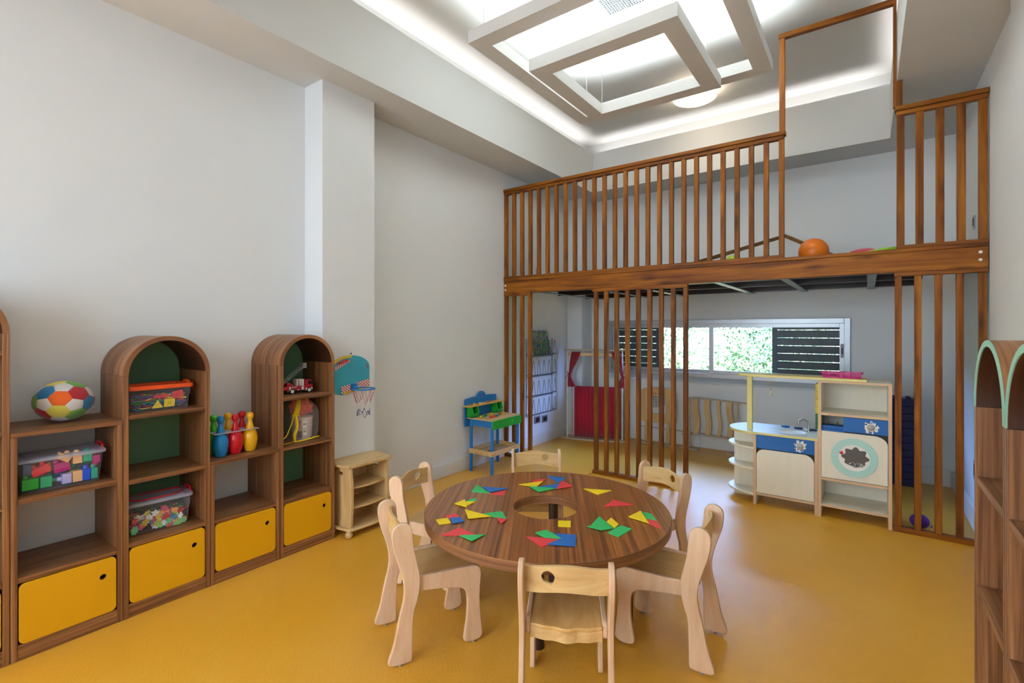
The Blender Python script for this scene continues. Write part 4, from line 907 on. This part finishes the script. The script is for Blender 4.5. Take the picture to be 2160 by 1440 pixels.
def book_mat():
    m, nt, b, N, L = newmat('book_cover'); tc = N.new('ShaderNodeTexCoord'); v = N.new('ShaderNodeTexVoronoi'); v.inputs['Scale'].default_value = 42; L.new(tc.outputs['Object'], v.inputs['Vector'])
    mp = N.new('ShaderNodeHueSaturation'); mp.inputs['Saturation'].default_value = 1.0; mp.inputs['Value'].default_value = .55; L.new(v.outputs['Color'], mp.inputs['Color'])
    mx = N.new('ShaderNodeMix'); mx.data_type = 'RGBA'; mx.inputs['Factor'].default_value = .35; mx.inputs['B'].default_value = lin('4f8a4a'); L.new(mp.outputs[0], mx.inputs['A']); L.new(mx.outputs['Result'], b.inputs['Base Color']); b.inputs['Roughness'].default_value = .25; return m
o = MB().add([(-3.345, 4.955, 1.437), (-3.345, 5.35, 1.436), (-3.310, 5.39, 1.135), (-3.310, 4.985, 1.143), (-3.352, 4.955, 1.436), (-3.352, 5.35, 1.435), (-3.317, 5.39, 1.134), (-3.317, 4.985, 1.142)], [(0, 1, 2, 3), (4, 5, 6, 7), (0, 1, 5, 4), (1, 2, 6, 5), (2, 3, 7, 6), (3, 0, 4, 7)]).build('picture_book', book_mat()); tag(o, 'green picture book with a busy jungle cover in the top wire row', 'book')

# ------------------------------------------------------------------ puppet theatre
A = Vector((-3.24, 5.71, 0)); ang = math.atan2(5.94-5.706, -2.56+3.256)
t = thing('puppet_theatre', 'wooden puppet theatre stand with red cloth and tied curtains', 'puppet theatre', A, ang)
Wd = .715; GB = wood('grey_birch', ['b59a7c', 'c4ac8e', 'cfb99c'], 'x', cross=12, rough=.5)
loc_mb(t).prism(smooth_path([(-.05, -.05), (.36, -.10), (Wd+.05, -.05), (Wd+.05, .05), (.36, .02), (-.05, .05)], 4), 'z', 0, .02).build('base', GB, t, bevel=.002)
loc_mb(t).box(-.05, -.04, 1.172, Wd+.04, .04, 1.19).build('top_board', GB, t, bevel=.002)
loc_mb(t).box(0, -.005, 1.10, Wd, .012, 1.14).build('cross_rail', BIR['x'], t, bevel=.002)
for x in (-.005, .055, Wd): loc_mb(t).lathe([(.009, .02), (.009, 1.172)], (x, .02 if x == .055 else -.02, 0), 12).build('post', WHITEM if x != .055 else GB, t)
m = loc_mb(t); n = 40; v = []; f = []
for k, z in enumerate((.03, .25, .45, .70)):
    for i in range(n+1): x = .085+(Wd-.11)*i/n; v.append((x, .0+.006*math.sin(i*1.9+k*.6), z))
for k in range(3):
    for i in range(n): f.append((k*(n+1)+i, k*(n+1)+i+1, (k+1)*(n+1)+i+1, (k+1)*(n+1)+i))
m.add(v, f); cl = m.build('cloth_panel', CLOTH, t); so_ = cl.modifiers.new('thick', 'SOLIDIFY'); so_.thickness = .003
def curtain(side):
    m = loc_mb(t); rows = ((1.155, .085, .045), (1.06, .06, .04), (.98, .035, .03), (.90, .012, .018), (.84, -.005, .012), (.80, .0, .022), (.74, .015, .036), (.69, .03, .045)); v = []; f = []; n = 14
    for z, c, w in rows:
        for i in range(n+1):
            q = i/n*2-1; x = c+.03+q*w*1.25; v.append(((x if side < 0 else Wd-x+.03), -.03+.010*math.sin(i*1.7+z*4), z))
    for k in range(len(rows)-1):
        for i in range(n): f.append((k*(n+1)+i, k*(n+1)+i+1, (k+1)*(n+1)+i+1, (k+1)*(n+1)+i))
    m.add(v, f); x = .02 if side < 0 else Wd+.0
    m.tube([(x-.02, -.035, .86), (x+.02, -.045, .85), (x+.03, -.03, .845)], .007, 6); m.tube([(x-.005, -.04, .86), (x-.05*(-side), -.05, .80)], .004, 6); m.tube([(x-.005, -.04, .86), (x-.03*(-side), -.05, .90)], .004, 6)
    o = m.build('curtain', CLOTH, t); s = o.modifiers.new('thick', 'SOLIDIFY'); s.thickness = .003
curtain(-1); curtain(1)

# ------------------------------------------------------------------ chime panel and slatted rocker board
t = thing('chime_board', 'rounded birch board with metal chimes standing under the window', 'music toy', (-2.16, 6.08, 0))
MB().holed(smooth_path([(-2.385, .30), (-2.33, .262), (-2.16, .268), (-1.99, .262), (-1.94, .30), (-1.93, .50), (-1.95, .66), (-2.02, .702), (-2.16, .715), (-2.30, .702), (-2.375, .66), (-2.395, .50)], 4), rrect(-2.27, .38, -2.05, .60, .03, 4), 'y', 6.10, 6.118).build('board', BIR['z'], t, bevel=.002)
for i in range(6): x = -2.245+.034*i; MB().lathe([(.007, 0), (.007, -.155+.008*i)], (x, 6.109, .60), 10).build('chime', ALU, t)
for i in range(6): x = -2.25+.036*i; MB().lathe([(.006, 0), (.007, -.004), (.003, -.007)], (x, 6.10, .635), 10, 'y').build('red_bead', RED, t)
MB().box(-2.39, 6.10, .190, -1.75, 6.114, .202).build('rail', GB, t)
for x in (-2.30, -2.02):
    MB().prism(smooth_path([(x-.012, .27), (x-.018, .20), (x-.024, .025), (x+.024, .025), (x+.018, .20), (x+.012, .27)], 3), 'y', 6.075, 6.10).build('leg', BIR['z'], t)
    MB().prism(smooth_path([(x-.09, 6.02), (x+.10, 5.98), (x+.12, 6.0), (x+.09, 6.07), (x-.08, 6.10)], 3), 'z', 0, .022).build('foot', GB, t, bevel=.003)
t = thing('slatted_fence_toy', 'low birch fence with wavy slats standing under the window', 'toy fence', (-1.57, 6.10, 0))
MB().prism(smooth_path([(-1.82, .592), (-1.7, .607), (-1.45, .600), (-1.15, .588), (-1.15, .600), (-1.45, .614), (-1.7, .620), (-1.82, .604)], 4), 'y', 6.12, 6.165).build('top_rail', GB, t)
MB().prism(smooth_path([(-1.85, .160), (-1.7, .185), (-1.45, .180), (-1.16, .168), (-1.16, .152), (-1.45, .164), (-1.7, .168), (-1.85, .145)], 4), 'y', 6.12, 6.165).build('bottom_rail', GB, t)
for x in (-1.69, -1.555, -1.425, -1.305):
    w = .032 if x != -1.425 else .018
    sl = [(x-w+.012*math.sin(k/8*PI*2-.4), .18+.42*k/8) for k in range(9)]+[(x+w+.012*math.sin(k/8*PI*2-.4), .18+.42*k/8) for k in range(8, -1, -1)]
    MB().prism(sl, 'y', 6.13, 6.145).build('slat', BIR['z'], t)
for x in (-1.76, -1.22):
    MB().prism(smooth_path([(x-.09, 6.02), (x+.10, 6.0), (x+.12, 6.03), (x+.09, 6.10), (x-.08, 6.12)], 3), 'z', 0, .022).build('foot', GB, t)
    MB().box(x-.015, 6.07, .022, x+.015, 6.09, .60).build('post', GB, t)

# ------------------------------------------------------------------ play kitchen
YK, KD = 4.462, .40
t = thing('toy_sink_cabinet', 'low play kitchen cabinet with a blue drawer and rounded end shelves', 'play kitchen cabinet', (-.54, YK+.2, 0))
def edge_panel(x0, x1, z0, z1, t, y0=YK, y1=YK+KD, nm='side_panel'):
    MB().box(x0, y0+.002, z0, x1, y1, z1).build(nm, MELA, t); MB().box(x0-.0004, y0, z0, x1+.0004, y0+.0022, z1).build('edge_band', PEACH, t, label='peach coloured edge')
edge_panel(-.767, -.746, 0, .580, t); edge_panel(-.331, -.311, 0, .580, t)
edge_panel(-.746, -.331, .080, .097, t, nm='bottom_board')
MB().box(-.745, YK+.004, .468, -.332, YK+.020, .579).build('drawer_front', KBLUE, t, bevel=.001)
MB().box(-.745, YK+KD-.01, .097, -.332, YK+KD, .58).build('back_panel', MELA, t)
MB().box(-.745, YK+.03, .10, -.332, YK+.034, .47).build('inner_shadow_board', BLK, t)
dr = [(-.743, .101), (-.334, .101), (-.334, .40)]+[(-.405+.071*math.cos(a), .393+.068*math.sin(a)) for a in [PI/2*i/8 for i in range(1, 9)]]+[(-.683-.060*math.sin(a), .405+.056*math.cos(a)) for a in [PI/2*i/8 for i in range(0, 9)]]
MB().prism(dr, 'y', YK+.001, YK+.017).build('door', MELA, t, bevel=.0012)
MB().box(-.955, 4.665, 0, -.767, 4.685, .58).build('end_fin', MELA, t)
for z in (.47, .296, .088):
    MB().prism([(-.767, 4.885)]+[(-.767-.233*math.sin(a), 4.675+.21*math.cos(a)) for a in [PI*i/24 for i in range(1, 24)]]+[(-.767, 4.465)], 'z', z-.016, z).build('rounded_shelf', MELA, t, bevel=.002)
def gearsticker(c, r, t, seed):
    rnd = random.Random(seed); pts = []
    for i in range(36):
        a = 2*PI*i/36; q = r*(rnd.choice((.72, .8, 1.0, 1.12)) if i % 3 == 0 else rnd.choice((.8, 1.0))); pts.append((c[0]+q*math.cos(a), c[1]+q*math.sin(a)))
    s = MB().prism(pts, 'y', YK+.0025, YK+.004).build('knob_sticker', WHITE, t)
    m = MB()
    for i in range(9):
        a = rnd.uniform(0, 6.28); q = r*.72; m.box(c[0]+q*math.cos(a)-.005, YK+.0018, c[1]+q*math.sin(a)-.004, c[0]+q*math.cos(a)+.005, YK+.0026, c[1]+q*math.sin(a)+.004)
    m.build('sticker_print', KBLUE, s)
    k = MB().lathe([(.022, 0), (.024, -.004), (.023, -.016), (.018, -.019), (.001, -.0195)], (c[0], YK+.0025, c[1]), 28, 'y').build('knob', plain('knob_grey', 'a8a49e', .35), t)
gearsticker((-.430, .524), .046, t, 3)
t = thing('play_worktop', 'light rounded worktop with a white sink on the low kitchen cabinet', 'worktop', (-.62, YK+.2, .58))
ct = [(-.310, 4.455), (-.310, 4.90)]+[(-.80-.19*math.sin(a), 4.6775+.2225*math.cos(a)) for a in [PI*i/24 for i in range(0, 25)]]
sk = circ(-.50, 4.615, .098, 40)
MB().holed(ct, sk, 'z', .5815, .5985).build('board', KYEL, t); MB().holed(ct, sk, 'z', .5985, .6005).build('surface', KTOP, t)
MB().lathe([(.101, .0055), (.104, .0075), (.097, .0085), (.09, .003), (.08, -.03), (.06, -.05), (.02, -.055), (.001, -.055)], (-.50, 4.615, .596), 40).build('sink', WHITE, t)
MB().tube(smooth_path([(-.395, 4.73, .60), (-.395, 4.73, .665), (-.405, 4.722, .69), (-.43, 4.70, .702), (-.455, 4.682, .69), (-.462, 4.676, .672)], 5, False), .009, 12).lathe([(.014, 0), (.014, .012), (.010, .014)], (-.395, 4.73, .6), 16).build('faucet', STEEL, t)
def cross(x, y): return [(x+a, y+b) for a, b in circ(0, 0, 1, 24)]
for x, y in ((-.575, 4.845), (-.475, 4.82), (-.37, 4.80)):
    pp = []
    for i in range(32):
        a = 2*PI*i/32; r = .034*(.62+.38*math.cos(4*a)**2); pp.append((x+r*math.cos(a), y+r*math.sin(a)))
    MB().prism(pp, 'z', .6005, .612).build('tap_handle', KBLUE if x < -.5 else NAVY, t, bevel=.002)
t = thing('toy_washing_cabinet', 'tall play kitchen cabinet with a washing machine door', 'play kitchen cabinet', (-.08, YK+.2, 0))
edge_panel(-.309, -.288, 0, 1.040, t); edge_panel(.125, .146, 0, 1.040, t)
MB().box(-.309, YK+.002, 1.040, .146, YK+.36, 1.056).build('top_panel', MELA, t); MB().box(-.309, YK, 1.040, .146, YK+.0022, 1.056).build('edge_band', PEACH, t)
for z in (.807, .306, .102): edge_panel(-.288, .125, z-.018, z, t, nm='shelf_board')
MB().box(-.288, YK+.34, .08, .125, YK+.35, 1.04).build('back_panel', MELA, t)
MB().box(-.146, YK+.004, .676, .124, YK+.020, .786).build('control_panel', KBLUE, t, bevel=.001)
MB().box(-.287, YK+.05, .672, -.146, YK+.13, .705).build('drawer_tray', KBLUE, t); MB().box(-.287, YK+.02, .668, -.146, YK+.05, .68).build('tray_lip', KBLUE, t)
for x in (-.245, -.185): MB().lathe([(.003, 0), (.003, .03)], (x, YK+.09, .705), 8).build('pin', STEEL, t)
wd_ = [(-.286, .310), (.122, .310), (.122, .605)]+[(.040+.082*math.cos(a), .600+.066*math.sin(a)) for a in [PI/2*i/8 for i in range(1, 9)]]+[(-.286, .668)]
MB().prism(wd_, 'y', YK+.001, YK+.017).build('door', MELA, t, bevel=.0012)
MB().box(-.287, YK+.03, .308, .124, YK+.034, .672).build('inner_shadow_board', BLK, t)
cc = (-.080, .486)
MB().ring(circ(cc[0], cc[1], .145, 56), circ(cc[0], cc[1], .098, 56), 'y', YK-.006, YK+.001).build('porthole_ring', plain('mint_ring', 'b6dfd6', .45), t, bevel=.0015)
MB().prism(circ(cc[0], cc[1], .098, 56), 'y', YK-.002, YK+.0005).build('porthole', WHITE, t)
bl = []
for i in range(72):
    a = 2*PI*i/72; r = .074+.010*math.cos(8*a+.4)*(1 if math.sin(a) > -.6 else .3); bl.append((cc[0]+.008+r*1.04*math.cos(a), cc[1]+.004+r*.95*math.sin(a)))
MB().prism(bl, 'y', YK-.0035, YK-.002).build('laundry_print', plain('laundry_grey', '5c5450', .5), t)
m = MB()
for i in range(170):
    a = random.uniform(0, 6.28); q = random.random()**.5; x = cc[0]+.012+.048*q*math.cos(a); z = cc[1]-.048+.017*q*math.sin(a); s = random.uniform(.0014, .003)
    m.box(x-s, YK-.0045, z-s, x+s, YK-.0035, z+s, random.randrange(3))
m.build('speckle_print', [WHITE, plain('speck_dark', '3a2a2a', .5), WHITE], t)
MB().lathe([(.012, 0), (.012, -.003), (.009, -.005)], (cc[0]-.078, YK-.002, cc[1]+.030), 20, 'y').build('red_button', RED, t)
gearsticker((.022, .726), .048, t, 11)
t = thing('kitchen_canopy', 'pale yellow canopy plank on a post above the play kitchen', 'canopy', (-.42, YK+.14, .6))
cp = [(-.001, 4.485), (-.001, 4.70), (-.55, 4.70)]+[(-.80-.11*math.sin(a), 4.58+.095*math.cos(a)) for a in [PI*i/18 for i in range(1, 18)]]+[(-.75, 4.482)]
MB().prism(cp, 'z', 1.0565, 1.0745).build('plank', KYEL, t, bevel=.0015)
MB().box(-.832, 4.555, .601, -.792, 4.590, 1.0565).build('post', KYEL, t, bevel=.002)
t = thing('hanging_shell_string', 'little shell hanging on strings under the canopy plank', 'hanging charm', (-.66, 4.58, .85))
m = MB(); m.tube([(-.655, 4.58, 1.056), (-.655, 4.58, 1.02)], .0015, 5); m.tube([(-.69, 4.58, 1.018), (-.655, 4.578, 1.008), (-.62, 4.58, 1.02)], .003, 6); m.tube([(-.665, 4.58, 1.01), (-.655, 4.58, .935)], .001, 5); m.tube([(-.645, 4.58, 1.012), (-.654, 4.58, .935)], .001, 5); m.build('string', plain('tan_string', 'b89a78', .7), t)
MB().lathe([(.008, 0), (.014, .008), (.010, .014), (.013, .022), (.009, .030), (.011, .036), (.003, .044)], (-.655, 4.58, .892), 14).build('shell', plain('shell_cream', 'd8d2c0', .5), t)
t = thing('dish_rack', 'bright pink plastic dish rack on the canopy plank', 'dish rack', (-.15, 4.63, 1.075))
x0, x1, y0, y1, z0, z1 = -.285, -.035, 4.53, 4.68, 1.0755, 1.117
m = MB()
m.ring(rrect(x0-.012, y0-.01, x1+.012, y1+.01, .012, 3), rrect(x0-.002, y0, x1+.002, y1, .01, 3), 'z', z1-.007, z1)
m.ring(rrect(x0+.004, y0+.004, x1-.004, y1-.004, .01, 3), rrect(x0+.01, y0+.01, x1-.01, y1-.01, .01, 3), 'z', z0, z0+.007)
for i in range(22):
    x = x0+.006+(x1-x0-.012)*i/21
    if not 3 < i < 9: m.bar((x, y0+.004, z0+.003), (x, y0, z1-.003), .005, .003)
    m.bar((x, y1-.004, z0+.003), (x, y1, z1-.003), .005, .003)
for i in range(10):
    y = y0+.008+(y1-y0-.016)*i/9
    for x in (x0+.003, x1-.003): m.bar((x, y, z0+.003), (x, y, z1-.003), .004, .005)
    m.bar((x0+.005, y, z0+.003), (x1-.005, y, z0+.003), .004, .004)
m.tube([(x0+.075+.035*math.cos(a), y0, z0+.004+.028*math.sin(a)) for a in [PI*i/12 for i in range(13)]], .003, 6)
m.box((x0+x1)/2-.004, y0, z0, (x0+x1)/2+.004, y1, z1-.002)
m.build('basket', PINK, t)

# towers of big toy bricks
BS = None
def tower(x, y, cols, h, w, d, lab, cat, grp):
    first = {}
    for i, c in enumerate(cols):
        z = i*h
        last = i == len(cols)-1
        if c[0] not in first or last:
            m = MB(); m.box(x-w/2, y-d/2, z, x+w/2, y+d/2, z+h-.0015)
            for px in (-.25, .25) if last else ():
                for py in (-.25, .25): m.lathe([(.020, -.0015), (.020, .012), (.016, .015)], (x+px*w, y+py*d, z+h), 14)
            o = m.build('big_brick', c[1], bevel=.003); tag(o, lab % (c[0], 'lowest '), cat); first[c[0]] = (o, o.location.z-z)
        else:
            s, dz = first[c[0]]; o = s.copy(); COL.objects.link(o); o.location.z = z+dz
        words = ['bottom', 'second', 'third', 'fourth', 'fifth', 'sixth', 'seventh', 'eighth', 'ninth', 'tenth', 'eleventh', 'twelfth', 'thirteenth', 'fourteenth', 'top', 'top']
        o['label'] = lab % (c[0], 'top' if i == len(cols)-1 else words[i]+' from the floor' if i else 'bottom'); o['group'] = grp
YB_ = plain('brick_yellow', 'd9c21a', .35); GB_ = plain('brick_green', '1f7a2e', .35); RB_ = plain('brick_red', 'b3262a', .35)
tower(-.268, 5.06, [('red', RB_)]*4+[('green', GB_)]*7+[('yellow', YB_)]*4, .0655, .19, .19, '%s toy brick in the stack behind the play kitchen, %s', 'toy brick', 'big bricks stacked behind the play kitchen')
tower(.262, 5.88, [('dark blue', NAVY)]*12, .0672, .19, .19, '%s toy brick in the stack by the back wall, %s', 'toy brick', 'dark blue bricks stacked by the back wall')
